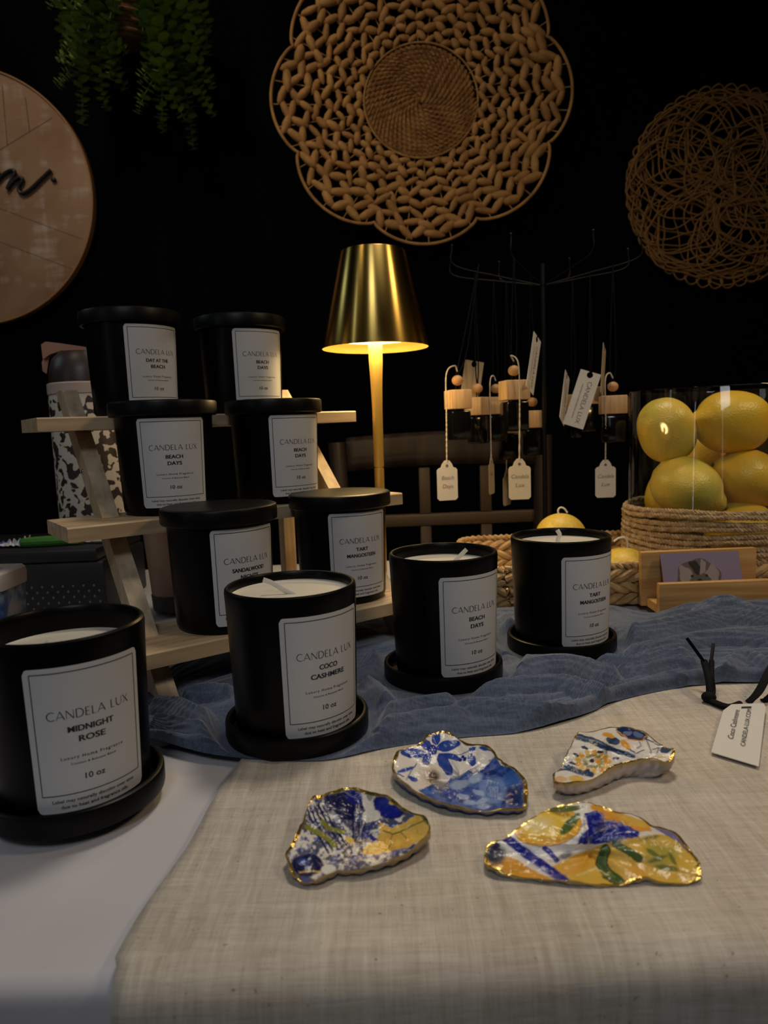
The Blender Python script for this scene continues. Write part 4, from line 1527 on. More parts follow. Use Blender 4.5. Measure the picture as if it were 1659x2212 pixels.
def shell(name, label, crop, sc_, outline, rimz, bowl, painter, underc, seed, goldw=0.05, centre=None, foot=0.62):
    """outline in crop pixels; rimz(t in 0..1 (front..back), angle) gives rim height; bowl(r, x, y) gives height factor"""
    ox, oy = crop
    pts = [(ox + x / sc_, oy + y / sc_) for x, y in outline]
    ys_ = [p[1] for p in pts]
    ymin, ymax = min(ys_), max(ys_)
    rim = []
    for (x, y) in pts:
        z = rimz((ymax - y) / (ymax - ymin))
        p = HZ(x, y, z)
        rim.append(p)
    rim = rim + [rim[0]]
    NA, NR = 300, 80
    sp = spline(rim, NA + 1)[:-1]
    R_ = np.array([[p.x, p.y, p.z] for p in sp])
    # small irregularity at the rim
    ang = np.arange(NA) / NA
    jag = 0.0008 * (vnoise(ang * 60, ang * 0 + seed, seed) - 0.5) + 0.0006 * (vnoise(ang * 22, ang * 0 + seed, seed + 3) - 0.5)
    c0 = R_.mean(0)
    if centre is not None:
        cc = HZ(ox + centre[0] / sc_, oy + centre[1] / sc_, 0.008)
        c0 = np.array([cc.x, cc.y, c0[2]])
    rr = np.linspace(0, 1, NR + 1)[1:]
    dirs = R_ - c0
    ln_ = np.linalg.norm(dirs[:, :2], axis=1, keepdims=True)
    R_[:, :2] += dirs[:, :2] / ln_ * jag[:, None]
    R_[:, 2] += 0.0008 * np.sin(ang * 2 * PI * 9 + seed)
    top = []
    for r in rr:
        xy = c0[:2] + (R_[:, :2] - c0[:2]) * r
        zz_ = bowl(r, R_[:, 2] - T, xy[:, 0] - c0[0], xy[:, 1] - c0[1]) + T
        top.append(np.column_stack([xy, zz_]))
    top = np.array(top)
    zc_ = float(bowl(0.0, np.array([R_[:, 2].mean() - T]), np.array([0.0]), np.array([0.0]))[0]) + T
    dx, dy = top[:, :, 0] - c0[0], top[:, :, 1] - c0[1]
    bump_ = 0.0009 * (vnoise(dx * 90 + 20, dy * 90 + 20, seed) - 0.5) + 0.0006 * (vnoise(dx * 260 + 20, dy * 260 + 20, seed + 1) - 0.5)
    angr = np.arctan2(dy, dx + 1e-9)
    bump_ = bump_ + 0.0006 * np.sin(angr * 11 + seed + 60 * np.hypot(dx, dy)) * rr[:, None] * (1 - rr[:, None] ** 4)
    top[:, :, 2] += bump_ * 1.4
    top[:, :, 2] = np.maximum(top[:, :, 2], T + 0.0036)
    # under side
    und = []
    for k, (sc2, zf) in enumerate(((1.004, 0.93), (0.996, 0.60), (0.95, 0.38), (0.86, 0.2), (foot, 0.04), (foot * 0.6, 0.0), (0.2, 0.0))):
        xy = c0[:2] + (R_[:, :2] - c0[:2]) * sc2
        z = T + 0.0026 + (np.maximum(R_[:, 2] - T - 0.0026, 0.0008)) * zf
        if 0 < k < 5:
            z = z + 0.0007 * np.sin(ang * 2 * PI * 31 + k) * 0.8
        und.append(np.column_stack([xy, z]))
    und = np.array(und)
    mb = MB()
    allp = [[c0[0], c0[1], zc_]]
    nring = top.shape[0] + und.shape[0]
    P = np.concatenate([top.reshape(-1, 3), und.reshape(-1, 3)])
    V = np.concatenate([np.array(allp), P])
    faces = []
    for k in range(NA):
        faces.append((0, 1 + k, 1 + (k + 1) % NA))
    for i in range(nring - 1):
        a = 1 + i * NA
        for k in range(NA):
            k2 = (k + 1) % NA
            faces.append((a + k, a + NA + k, a + NA + k2, a + k2))
    a = 1 + (nring - 1) * NA
    faces.append([a + k for k in range(NA)][::-1])
    mb.add(V, faces)
    org = (float(c0[0]), float(c0[1]), T + 0.0026)
    o = mb.build(name, shell_m, origin=org, angle=70)
    me = o.data
    # paint: work in the crop frame of each surface point
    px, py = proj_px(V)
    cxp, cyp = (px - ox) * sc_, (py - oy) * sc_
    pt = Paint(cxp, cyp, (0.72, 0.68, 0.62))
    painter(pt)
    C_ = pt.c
    gold = np.zeros(len(V))
    ri = np.zeros(len(V))
    ri[1:1 + top.shape[0] * NA] = np.repeat(rr, NA)
    angv = np.zeros(len(V)); angv[1:1 + top.shape[0] * NA] = np.tile(ang, NR)
    wv_ = goldw * (0.1 + 1.1 * vnoise(angv * 34, ri * 0 + 3.3, seed + 5))
    g1 = smoothstep(1 - wv_ - 0.012, 1 - wv_ + 0.008, ri)
    ub = 1 + top.shape[0] * NA
    gold[:ub] = g1[:ub]
    gold[ub:ub + NA] = 0.75
    # under side colour: layered grey brown
    uz = np.zeros(len(V)); uz[ub:] = 1
    nn = vnoise(V[:, 0] * 60, V[:, 2] * 900 + V[:, 1] * 60, seed + 9)
    uc = np.array(underc)[None, :] * (0.5 + 0.9 * nn[:, None])
    C_ = np.where(uz[:, None] > 0, uc, C_)
    C_ = C_ * (1 - gold[:, None]) + np.array(GOLD) * gold[:, None]
    ca = me.color_attributes.new('paint', 'FLOAT_COLOR', 'POINT')
    ca.data.foreach_set('color', np.column_stack([C_, np.ones(len(V))]).astype(np.float32).ravel())
    ga = me.attributes.new('gold', 'FLOAT', 'POINT')
    ga.data.foreach_set('value', (gold * 0.9).astype(np.float32))
    tag(o, label, 'oyster shell dish', 'decorated oyster shells on the linen')
    return o


NAVY, BLUE, ROYAL, SLATE = (0.008, 0.010, 0.065), (0.022, 0.065, 0.32), (0.010, 0.016, 0.26), (0.03, 0.06, 0.14)
YEL, ORG, OLV, GRN, WHT = (0.70, 0.46, 0.10), (0.68, 0.32, 0.035), (0.22, 0.22, 0.03), (0.07, 0.12, 0.03), (0.72, 0.68, 0.62)


def paint_a(p):
    p.speck(46, 0.47, NAVY, 0.9, seed=41)
    p.speck(22, 0.58, BLUE, 0.7, seed=45)
    p.speck(16, 0.66, WHT, 0.6, seed=49)
    for k in range(5):
        p.stroke([(185 + k * 26, 590 - k * 6), (260 + k * 28, 760 - k * 10), (330 + k * 30, 880 - k * 12)], 13, NAVY)
    p.ell(430, 560, 130, 105, 20, NAVY)
    p.ell(500, 520, 60, 40, 20, ROYAL, 0.7)
    p.stroke([(330, 500), (430, 480), (520, 530), (540, 620)], 5, WHT, 0.45)
    p.stroke([(300, 560), (400, 600), (480, 640)], 4, WHT, 0.35)
    p.ell(500, 700, 80, 40, 20, NAVY, 0.8)
    p.ell(720, 585, 105, 68, 25, ROYAL, edge=NAVY)
    p.ell(745, 555, 22, 16, 0, YEL)
    p.ell(590, 560, 34, 80, -18, WHT)
    p.ell(610, 640, 60, 40, -10, WHT)
    p.ell(600, 520, 22, 22, 0, SLATE, 0.6)
    p.stroke([(190, 715), (290, 760), (370, 830)], 34, OLV)
    p.stroke([(290, 680), (350, 730), (430, 745)], 30, OLV)
    p.ell(470, 800, 34, 18, 40, YEL)
    p.poly([(665, 680), (740, 722), (820, 690), (900, 630), (1000, 640), (1010, 720), (930, 800), (820, 860), (660, 890), (555, 892), (560, 850), (640, 800), (670, 740)], YEL)
    p.speck(60, 0.55, ORG, 0.4, inpoly(p.wx, p.wy, [(665, 680), (740, 722), (900, 630), (1010, 700), (820, 860), (560, 890), (640, 800)]).astype(float), seed=77)
    p.stroke([(950, 672), (850, 720), (750, 762), (690, 738)], 7, GRN)
    p.stroke([(745, 765), (735, 830), (700, 870)], 6, GRN)
    p.stroke([(800, 745), (840, 790)], 5, GRN)
    p.stroke([(620, 690), (560, 760), (640, 800)], 30, ROYAL, 0.6)
    p.ell(190, 960, 105, 75, 0, NAVY)
    p.ell(170, 940, 40, 25, 0, BLUE, 0.8)
    p.stroke([(330, 960), (600, 910), (850, 850)], 12, (0.2, 0.18, 0.4), 0.8)
    p.ell(330, 990, 50, 34, 0, WHT)
    p.stroke([(140, 1010), (220, 1000), (280, 1010)], 10, YEL)


def paint_b(p):
    for cx, cy, rx, ry, an in ((1032, 130, 28, 48, 5), (885, 232, 85, 30, 5), (1110, 182, 78, 34, -14), (1130, 255, 72, 20, 14), (1090, 305, 34, 80, -32), (965, 178, 30, 46, -50), (972, 272, 30, 38, 15), (900, 240, 50, 20, -10)):
        p.ell(cx, cy, rx, ry, an, BLUE, edge=ROYAL)
    p.ell(1005, 212, 34, 34, 0, ROYAL)
    for k in range(6):
        a = k * 1.05
        p.ell(1005 + 18 * math.cos(a), 212 + 18 * math.sin(a), 5, 5, 0, (0.3, 0.4, 0.6))
    p.ell(1005, 212, 7, 7, 0, WHT)
    p.stroke([(1090, 240), (1200, 240), (1265, 200)], 5, ROYAL)
    for c_x, c_y, r_ in ((1190, 275, 12), (1218, 270, 13), (1205, 256, 9), (1175, 262, 8)):
        p.ell(c_x, c_y, r_, r_, 0, ROYAL)
    p.ell(1265, 275, 26, 44, -15, BLUE, edge=ROYAL)
    p.ell(1268, 205, 26, 15, -20, BLUE)
    p.ell(1350, 203, 38, 13, 10, BLUE)
    p.ell(835, 340, 62, 12, -18, BLUE)
    p.stroke([(905, 300), (870, 350), (835, 405)], 6, ROYAL)
    p.ell(880, 398, 36, 15, 15, BLUE)
    p.stroke([(760, 360), (820, 385)], 8, BLUE)
    p.ell(985, 375, 75, 78, 0, (0.62, 0.50, 0.38), 0.6, 0.5)
    p.ell(1010, 385, 44, 42, 0, (0.10, 0.055, 0.035), 1, 0.5)
    p.poly([(915, 475), (1010, 435), (1070, 450), (1130, 395), (1165, 410), (1240, 345), (1290, 370), (1340, 330), (1415, 255), (1455, 310), (1510, 330), (1600, 370), (1640, 480), (1620, 590), (1450, 640), (1250, 620), (1100, 590), (1000, 530)], BLUE)
    msk = inpoly(p.wx, p.wy, [(915, 475), (1010, 435), (1070, 450), (1240, 345), (1415, 255), (1510, 330), (1600, 370), (1640, 480), (1620, 590), (1450, 640), (1250, 620), (1000, 530)]).astype(float)
    p.speck(40, 0.52, (0.10, 0.18, 0.45), 0.6, msk, seed=51)
    p.speck(30, 0.58, NAVY, 0.55, msk, seed=57)
    p.ell(1060, 440, 62, 26, 10, (0.16, 0.16, 0.18), 0.9, 0.3)
    p.ell(1185, 435, 62, 30, -10, (0.30, 0.38, 0.52), 0.85, 0.3)
    p.ell(1290, 395, 50, 30, -20, (0.35, 0.45, 0.6), 0.85, 0.3)
    p.ell(1400, 470, 88, 92, 25, (0.16, 0.25, 0.50), 1, 0.2)
    for k in range(4):
        p.stroke([(1370 + k * 22, 410 + k * 4), (1350 + k * 26, 470), (1380 + k * 20, 530)], 5, (0.42, 0.5, 0.66), 0.8)
    p.ell(1400, 478, 50, 55, 25, BLUE, 0.55, 0.2)
    for k in range(7):
        p.stroke([(1375 + k * 10, 450), (1385 + k * 8, 470), (1370 + k * 11, 495), (1384 + k * 8, 515)], 3, (0.45, 0.55, 0.7), 0.7)
    for cx, cy, an in ((1310, 490, 20), (1330, 545, -20), (1210, 515, 10), (1250, 555, 0), (1340, 580, 0)):
        p.ell(cx, cy, 42, 17, an, (0.35, 0.45, 0.66), 0.8, 0.3)
    p.ell(1530, 400, 55, 60, 0, (0.05, 0.14, 0.42), 0.8, 0.3)
    p.ell(1545, 510, 55, 60, 0, NAVY, 0.7, 0.4)


def paint_c(p):
    p.stroke([(700, 190), (800, 215), (900, 262)], 44, SLATE)
    p.stroke([(900, 262), (980, 290), (1070, 318)], 30, SLATE)
    p.stroke([(710, 190), (800, 212), (890, 250)], 6, (0.2, 0.3, 0.4), 0.7)
    p.ell(935, 215, 46, 26, 15, SLATE)
    p.ell(1060, 168, 108, 40, 15, (0.012, 0.025, 0.10))
    p.ell(1030, 165, 30, 15, 0, (0.15, 0.2, 0.35), 0.8)
    p.ell(1100, 175, 34, 16, 20, (0.12, 0.18, 0.32), 0.8)
    p.stroke([(960, 150), (1040, 205), (1130, 215), (1160, 170)], 7, ORG)
    p.ell(905, 180, 42, 15, 15, ORG)
    p.ell(1020, 243, 48, 20, 40, ORG)
    for k in range(13):
        a = 2 * PI * k / 13
        p.ell(800 + 98 * math.cos(a), 355 + 62 * math.sin(a), 24, 15, math.degrees(a), YEL if k % 2 else ORG)
    for k in range(14):
        a = 2 * PI * k / 14
        p.ell(803 + 56 * math.cos(a), 352 + 38 * math.sin(a), 15, 9, 0, OLV, 0.8)
    p.ell(803, 352, 42, 27, 0, WHT)
    p.ell(795, 350, 16, 14, 0, (0.06, 0.03, 0.02))
    p.ell(835, 352, 20, 18, 0, ORG)
    for cx, cy, an in ((745, 262, 20), (690, 310, 30), (662, 365, 10), (955, 330, 0), (872, 432, -20), (758, 415, 0), (850, 290, 0)):
        p.ell(cx, cy, 24, 9, an, (0.015, 0.02, 0.10))
    p.stroke([(560, 400), (640, 395), (720, 425), (790, 440)], 36, SLATE)
    p.ell(690, 470, 52, 24, 10, YEL)
    p.ell(590, 470, 42, 18, 0, ORG, 0.7)
    for q in ([(1040, 270), (1090, 300), (1140, 280)], [(1110, 220), (1120, 250), (1090, 262)], [(1150, 200), (1190, 280), (1180, 310)], [(1160, 210), (1200, 225), (1230, 210)], [(1210, 235), (1250, 245), (1290, 235)], [(1200, 270), (1240, 265), (1230, 295)]):
        p.stroke(q, 7, (0.02, 0.03, 0.12))
    p.ell(1285, 275, 40, 24, -10, SLATE)
    p.stroke([(1180, 320), (1250, 325), (1320, 320)], 8, YEL)


def paint_d(p):
    p.poly([(150, 900), (260, 830), (760, 640), (800, 860), (560, 1010), (300, 960)], (0.80, 0.78, 0.75))
    p.ell(500, 785, 228, 132, -6, (0.10, 0.04, 0.01), 1, 0.03)
    p.ell(500, 785, 224, 128, -6, (0.74, 0.36, 0.03), 1, 0.04)
    p.ell(490, 775, 185, 98, -6, (0.80, 0.54, 0.07), 1, 0.35)
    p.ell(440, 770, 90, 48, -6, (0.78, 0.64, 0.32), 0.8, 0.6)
    p.ell(620, 668, 115, 22, -6, (0.10, 0.13, 0.03))
    p.ell(650, 768, 32, 92, 42, GRN, edge=(0.15, 0.2, 0.05))
    p.ell(590, 700, 60, 18, 10, (0.2, 0.12, 0.02), 0.7, 0.4)
    p.poly([(780, 640), (900, 645), (1000, 700), (1180, 760), (1190, 815), (1090, 820), (960, 760), (870, 740), (800, 680)], ORG)
    p.ell(1060, 745, 110, 28, 20, YEL, 0.7, 0.4)
    p.poly([(745, 700), (830, 675), (880, 750), (1000, 765), (1110, 820), (1100, 850), (960, 890), (800, 900), (700, 900), (720, 850), (775, 800)], ROYAL)
    p.speck(26, 0.56, (0.10, 0.14, 0.40), 0.7, inpoly(p.wx, p.wy, [(745, 700), (830, 675), (1110, 820), (960, 890), (700, 900)]).astype(float), seed=61)
    p.ell(850, 790, 42, 42, 0, NAVY, 0.6, 0.3)
    p.stroke([(880, 770), (900, 800), (870, 830)], 5, (0.4, 0.42, 0.6), 0.7)
    p.poly([(530, 1050), (700, 965), (860, 905), (1000, 870), (1110, 850), (1250, 835), (1370, 860), (1460, 940), (1530, 1040), (1530, 1200), (1300, 1200), (1100, 1200), (800, 1210), (600, 1150)], (0.68, 0.42, 0.06))
    p.ell(700, 1040, 130, 50, -20, ORG, 0.7, 0.5)
    p.ell(1040, 1000, 120, 110, 0, YEL, 0.8, 0.5)
    p.ell(1090, 1080, 80, 60, 0, ORG, 0.6, 0.5)
    p.ell(1260, 960, 110, 95, 0, (0.38, 0.33, 0.06), 0.85, 0.5)
    p.ell(1280, 890, 90, 30, 15, YEL, 0.8, 0.4)
    for cx, cy, rx, ry, an in ((1230, 1000, 70, 16, -20), (1200, 960, 50, 14, 30), (1290, 1060, 80, 18, 8), (1330, 1000, 50, 14, 60), (1180, 860, 60, 12, -10)):
        p.ell(cx, cy, rx, ry, an, GRN, 0.8, 0.3)
    p.stroke([(885, 940), (855, 1030), (900, 1100), (975, 1150)], 74, (0.03, 0.05, 0.015))
    p.stroke([(885, 940), (855, 1030), (900, 1100), (975, 1150)], 58, GRN)
    p.stroke([(885, 960), (880, 1040), (950, 1130)], 8, (0.2, 0.22, 0.06), 0.8)
    p.stroke([(950, 900), (1040, 950), (1110, 1000)], 50, (0.03, 0.05, 0.015))
    p.stroke([(950, 900), (1040, 950), (1110, 1000)], 38, GRN)
    p.stroke([(900, 1110), (820, 1060), (700, 1110)], 10, (0.74, 0.62, 0.3), 0.8)
    p.poly([(90, 1010), (200, 975), (310, 1010), (420, 1085), (540, 1135), (520, 1190), (300, 1170), (80, 1100)], ORG)
    p.stroke([(225, 855), (330, 945), (480, 1050), (620, 1150)], 62, ROYAL)
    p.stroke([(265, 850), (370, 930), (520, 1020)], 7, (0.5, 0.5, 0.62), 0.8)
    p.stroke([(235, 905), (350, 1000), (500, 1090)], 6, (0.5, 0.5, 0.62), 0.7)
    p.stroke([(480, 930), (520, 960), (560, 1010)], 34, ROYAL)
    p.ell(620, 975, 50, 22, -20, NAVY, 0.7, 0.4)
    p.ell(145, 970, 75, 70, 0, (0.04, 0.045, 0.07), 1, 0.3)
    p.ell(130, 920, 60, 26, -20, (0.02, 0.015, 0.06))
    p.stroke([(1210, 780), (1290, 820), (1380, 870), (1440, 940)], 40, (0.10, 0.09, 0.28), 0.9)
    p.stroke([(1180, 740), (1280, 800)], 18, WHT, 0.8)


OA = [(245, 510), (330, 480), (430, 463), (520, 462), (600, 475), (700, 510), (770, 555), (850, 600), (920, 632), (975, 655), (995, 705), (985, 760), (940, 815), (860, 865), (760, 920), (640, 965), (520, 985), (400, 990), (320, 1040), (220, 1068), (120, 1040), (70, 970), (55, 880), (85, 820), (130, 760), (155, 690), (180, 600), (215, 545)]
OB = [(1010, 98), (1080, 92), (1150, 115), (1230, 155), (1330, 180), (1400, 210), (1450, 265), (1500, 318), (1560, 338), (1610, 390), (1628, 460), (1625, 545), (1590, 590), (1500, 600), (1350, 600), (1200, 585), (1080, 560), (960, 510), (860, 450), (790, 400), (748, 345), (750, 285), (790, 215), (870, 182), (940, 160), (970, 115)]
OC = [(700, 165), (760, 148), (850, 132), (960, 125), (1040, 122), (1120, 145), (1200, 200), (1280, 245), (1338, 278), (1335, 320), (1280, 345), (1190, 335), (1090, 335), (1000, 360), (900, 410), (800, 455), (700, 490), (620, 500), (550, 480), (532, 450), (550, 420), (590, 380), (625, 320), (650, 250), (678, 195)]
OD = [(250, 828), (350, 765), (480, 680), (560, 645), (680, 635), (800, 632), (900, 650), (1000, 695), (1100, 722), (1180, 750), (1280, 795), (1370, 848), (1440, 925), (1498, 1000), (1513, 1080), (1490, 1140), (1300, 1160), (1150, 1135), (1050, 1160), (900, 1172), (700, 1160), (500, 1140), (300, 1110), (180, 1085), (95, 1040), (82, 980), (95, 925), (140, 890), (200, 865)]


def bowl_cup(depth, dome=None):
    def f(r, rz, x, y):
        base = np.maximum(rz - depth, 0.0015)
        z = base + (rz - base) * (r ** 2.4)
        if dome is not None:
            for (dx, dy, h, s) in dome:
                z = z + h * np.exp(-(((x - dx) ** 2 + (y - dy) ** 2) / (s * s))) * (1 - r ** 6)
        return z
    return f


shell('oyster_shell', 'deep blue and yellow lemon patterned oyster shell, front left of the four', (600, 1550), 3.016, OA, lambda t: 0.006 + 0.010 * t, bowl_cup(0.0125, [(-0.018, 0.010, 0.005, 0.007), (0.012, 0.006, 0.0025, 0.008), (-0.020, -0.014, 0.004, 0.007)]), paint_a, (0.30, 0.25, 0.24), 3, 0.05)
shell('oyster_shell', 'white oyster shell with blue flowers and a gold rim, nearest the black candles', (600, 1550), 3.016, OB, lambda t: 0.008 + 0.006 * t, bowl_cup(0.0085, [(-0.004, 0.006, 0.002, 0.008)]), paint_b, (0.03, 0.07, 0.28), 5, 0.055)
shell('oyster_shell', 'oyster shell with blue bands and a yellow flower, tilted near the white tag', (1020, 1530), 3.072, OC, lambda t: 0.013 + 0.004 * t, bowl_cup(0.002, [(0, 0, 0.004, 0.02)]), paint_c, (0.46, 0.40, 0.38), 8, 0.045, foot=0.72)
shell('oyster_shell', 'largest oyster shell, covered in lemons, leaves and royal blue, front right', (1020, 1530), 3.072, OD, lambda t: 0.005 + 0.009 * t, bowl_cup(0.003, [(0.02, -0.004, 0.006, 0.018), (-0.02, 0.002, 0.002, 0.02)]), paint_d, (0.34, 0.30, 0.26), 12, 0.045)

# ---------------------------------------------------------------- black cord with white tag on the linen
cordt = thing('fragrance_charm', 'black cord loop with a white lettered paper tag lying on the linen', 'tag', (0.235, 0.47, T + 0.0030))
O_ = Vector((0.235, 0.47, T + 0.0030))


def lp_(x, y, z):
    return HZ(x, y, z) - O_


b = MB()
b.tube(spline([lp_(1521, 1428, 0.026), lp_(1530, 1462, 0.019), lp_(1533, 1490, 0.012), lp_(1532, 1508, 0.007), lp_(1545, 1518, 0.006), lp_(1575, 1527, 0.0065), lp_(1600, 1520, 0.0075)], 40), 0.0026, 10, up=(0, 0, 1), flat=0.8)
b.tube(spline([lp_(1537, 1428, 0.026), lp_(1537, 1462, 0.019), lp_(1540, 1490, 0.011), lp_(1538, 1502, 0.0085)], 20), 0.0020, 10)
b.ellipsoid(lp_(1531, 1506, 0.0075), 0.0052, 0.0046, 0.0042, nu=16, nv=10)
b.tube(spline([lp_(1616, 1518, 0.0055), lp_(1640, 1492, 0.013), lp_(1665, 1445, 0.024), lp_(1700, 1400, 0.03)], 30), 0.0030, 10, up=(0, 0, 1), flat=0.45)
b.tube(spline([lp_(1646, 1514, 0.004), lp_(1662, 1506, 0.006), lp_(1700, 1470, 0.010)], 20), 0.0026, 10, up=(0, 0, 1), flat=0.45)
b.build('cord', black_cord, cordt)
for a, c in (((1521, 1430, 0.026), (1484, 1379, 0.040)), ((1536, 1430, 0.026), (1541, 1391, 0.036))):
    b = MB()
    b.tube([lp_(*a), lp_(*c)], 0.0013, 10)
    b.build('cord_tip', black_gloss, cordt, smooth=True).__setitem__('label', 'glossy black tip')
corn = [HZ(1576, 1511, 0.008), HZ(1655, 1520, 0.008), HZ(1639, 1657, 0.0045), HZ(1536, 1626, 0.0045), HZ(1563, 1533, 0.008)]
A_, B_, C2, D_ = corn[0], corn[1], corn[2], corn[3]
b = MB()
up_ = Vector((0, 0, 0.0005))
# local frame: origin at D (bottom left), ex along bottom, ey up the left side
ex = (C2 - D_); ey = (A_ - D_)
tw, tl_ = ex.length, ((A_ + B_) / 2 - (C2 + D_) / 2).length


def tagpt(u, v):      # bilinear
    Av = corn[4] + (corn[4] - D_) * 0.12
    return (D_ * (1 - u) + C2 * u) * (1 - v) + (Av * (1 - u) + B_ * u) * v


edge_ = [(0, 0), (0.5, 0), (1, 0), (1, 0.5), (1, 0.93), (0.93, 1), (0.5, 1), (0.16, 1), (0, 0.86), (0, 0.5)]
n = len(edge_)
vs = [tagpt(u, v) - O_ for u, v in edge_] + [tagpt(u, v) - O_ + up_ for u, v in edge_]
b.add(vs, [list(range(n))[::-1], list(range(n, 2 * n))] + [(i, (i + 1) % n, n + (i + 1) % n, n + i) for i in range(n)], 0)
# slit
b.add([tagpt(u, v) - O_ + up_ * 1.5 for u, v in ((0.42, 0.90), (0.66, 0.90), (0.66, 0.935), (0.42, 0.935))], [(0, 1, 2, 3)], 1)
for txt, uu, v0, v1, hh_, kw in (('Coco Cashmere', 0.33, 0.30, 0.86, 0.13, dict(shear=0.2)), ('CANDELA-LUX.COM', 0.62, 0.22, 0.88, 0.105, {})):
    v, f = place_text(txt, 0, 0, 1.0, None, **kw)
    ys2 = [p[1] for p in v]
    mx_ = max(ys2) - min(ys2)
    mid_ = (max(ys2) + min(ys2)) / 2
    # text reads upward along the tag
    b.add([tagpt(uu - (p[1] - mid_) / mx_ * hh_, (v0 + v1) / 2 + p[0] * (v1 - v0)) - O_ + up_ * 2 for p in v], f, 1)
tgo = b.build('paper_tag', [white_card, ink], cordt, smooth=False)
tgo['label'] = 'white paper tag with black lettering'

# ---------------------------------------------------------------- wall pieces
# large scalloped basket
bc = YD(910, 213, 1.66)
bas = thing('wall_basket', 'large scalloped woven raffia wall basket with a dense round coil centre', 'wall basket', bc)
RB_ = 0.327


def scal(a):
    q = abs(math.cos(4 * a))
    return 0.905 + 0.095 * q ** 0.7


def depth_(f):     # concave bowl: centre near the wall
    return 0.022 - 0.040 * f ** 1.5


def bpt(f, a, dy=0.0, sc1=1.0):
    """f = radial fraction"""
    blend = float(smoothstep(0.45, 1.0, np.array(f)))
    r = RB_ * f * (1 + (scal(a) - 1) * blend) * sc1
    return Vector((r * math.cos(a), depth_(f) + dy, r * math.sin(a) * 0.955))


b = MB()
path = []
f0, f1, trn = 0.015, 0.375, 12
steps = 1500
for i in range(steps):
    t = i / steps
    a = -2 * PI * trn * math.sqrt(t * 1.0) if False else 2 * PI * trn * t
    path.append(bpt(f0 + (f1 - f0) * t, a))
rope(b, path, 0.0038, 2, 0.024, 6, rs=0.0044)
b.build('coil_centre', raffia_dark, bas)
b = MB()
rnd = random.Random(3)
fr_ = [0.425, 0.49, 0.56, 0.63, 0.705, 0.78, 0.855, 0.92]
for ri_, f in enumerate(fr_):
    seglen = 0.019 + 0.013 * (f - 0.42) / 0.5
    n = int(2 * PI * f * RB_ / seglen)
    n += n % 2
    off = rnd.random()
    for k in range(n):
        a = 2 * PI * (k + off) / n
        sgn = 1 if k % 2 else -1
        lobefade = 1.0
        if f > 0.9 and abs(math.cos(4 * a)) > 0.93 and rnd.random() < 0.35:
            continue
        p = bpt(f + 0.009 * sgn * (0.6 + 0.8 * rnd.random()), a, dy=rnd.uniform(-0.003, 0.003))
        p2 = bpt(f, a + 0.01)
        p1 = bpt(f, a - 0.01)
        tng = (p2 - p1).normalized()
        nrm = Vector((tng.z, 0, -tng.x))
        ang_ = sgn * math.radians(rnd.uniform(14, 46))
        d = (tng * math.cos(ang_) + nrm * math.sin(ang_))
        yv = Vector((0, 1, 0))
        M3 = Matrix((d, yv.cross(d) * -1, yv)).transposed()
        ln2 = seglen * rnd.uniform(0.66, 0.86)
        wd2 = rnd.uniform(0.0066, 0.0100) * (0.78 + 0.35 * f)
        b.ellipsoid(p, ln2, wd2, wd2 * 0.85, M=M3, nu=8, nv=7)
b.build('woven_rings', raffia, bas)
b = MB()
NS = 40
for k in range(NS):
    a = 2 * PI * k / NS + 0.02
    b.tube([bpt(f, a, dy=0.002) for f in (0.37, 0.5, 0.7, 0.85, 1.0)], 0.0012, 6)
b.build('spokes', papercord if False else raffia, bas)
b = MB()
b.tube([bpt(1.0, 2 * PI * i / 400) for i in range(400)], 0.0034, 8, closed=True)
b.tube([bpt(0.385, 2 * PI * i / 120, dy=-0.003) for i in range(120)], 0.0022, 8, closed=True)
b.build('rim', raffia, bas)

# right loop-woven disc
dc = YD(1562, 406, 1.68)
b = MB()
rnd = random.Random(11)
RD = 0.218
for k in range(64):
    a = 2 * PI * k / 64 * 5.03
    r1 = RD * rnd.uniform(0.36, 0.66)
    cr2 = RD * rnd.uniform(0.97, 1.0) - r1
    cx, cz = cr2 * math.cos(a), cr2 * math.sin(a)
    ry = rnd.uniform(0.75, 1.0)
    ph_ = rnd.random() * 6
    pts = []
    for i in range(44):
        t = 2 * PI * i / 44
        wob = 1 + 0.06 * math.sin(3 * t + ph_) + 0.04 * math.sin(7 * t + ph_ * 2)
        rr_ = r1 * wob
        x_, z_ = cx + rr_ * math.cos(t), cz + rr_ * math.sin(t) * ry
        pts.append((x_, 0.006 * math.sin(2 * t + ph_) + rnd.uniform(-0.001, 0.001), z_))
    b.tube(pts, rnd.uniform(0.0015, 0.0022), 5, closed=True)
# outer small loops
for k in range(46):
    a = 2 * PI * k / 46
    cx, cz = (RD - 0.014) * math.cos(a), (RD - 0.014) * math.sin(a)
    pts = [(cx + 0.016 * math.cos(t), 0.003 * math.sin(3 * t), cz + 0.016 * math.sin(t)) for t in [2 * PI * i / 16 for i in range(16)]]
    b.tube(pts, 0.0018, 5, closed=True)
dsk = b.build('wall_disc', papercord)
dsk.location = dc
tag(dsk, 'round wall disc of tangled brown paper cord loops at the right edge', 'wall decoration')

# round wooden sign with script
sgc = YD(-64, 429, 1.685)
sgn_ = thing('round_sign', 'round whitewashed plank wood sign with black script at the left edge', 'sign', sgc)
RS = 0.2790
Mx = Matrix.Rotation(PI / 2, 4, 'X')
b = MB(); b.lathe([(0, -0.008), (RS - 0.003, -0.008), (RS - 0.003, 0.006), (0, 0.006)], 128, 0, Mx)


def groove_line(p, q, wdt=0.0016):
    v, f = ribbon([p, q], wdt)
    b.add([(x, -0.0062, z) for x, z in v], f, 1)


def sp(px, py):
    d = YD(px, py, 1.685) - sgc
    return (d.x, d.z)


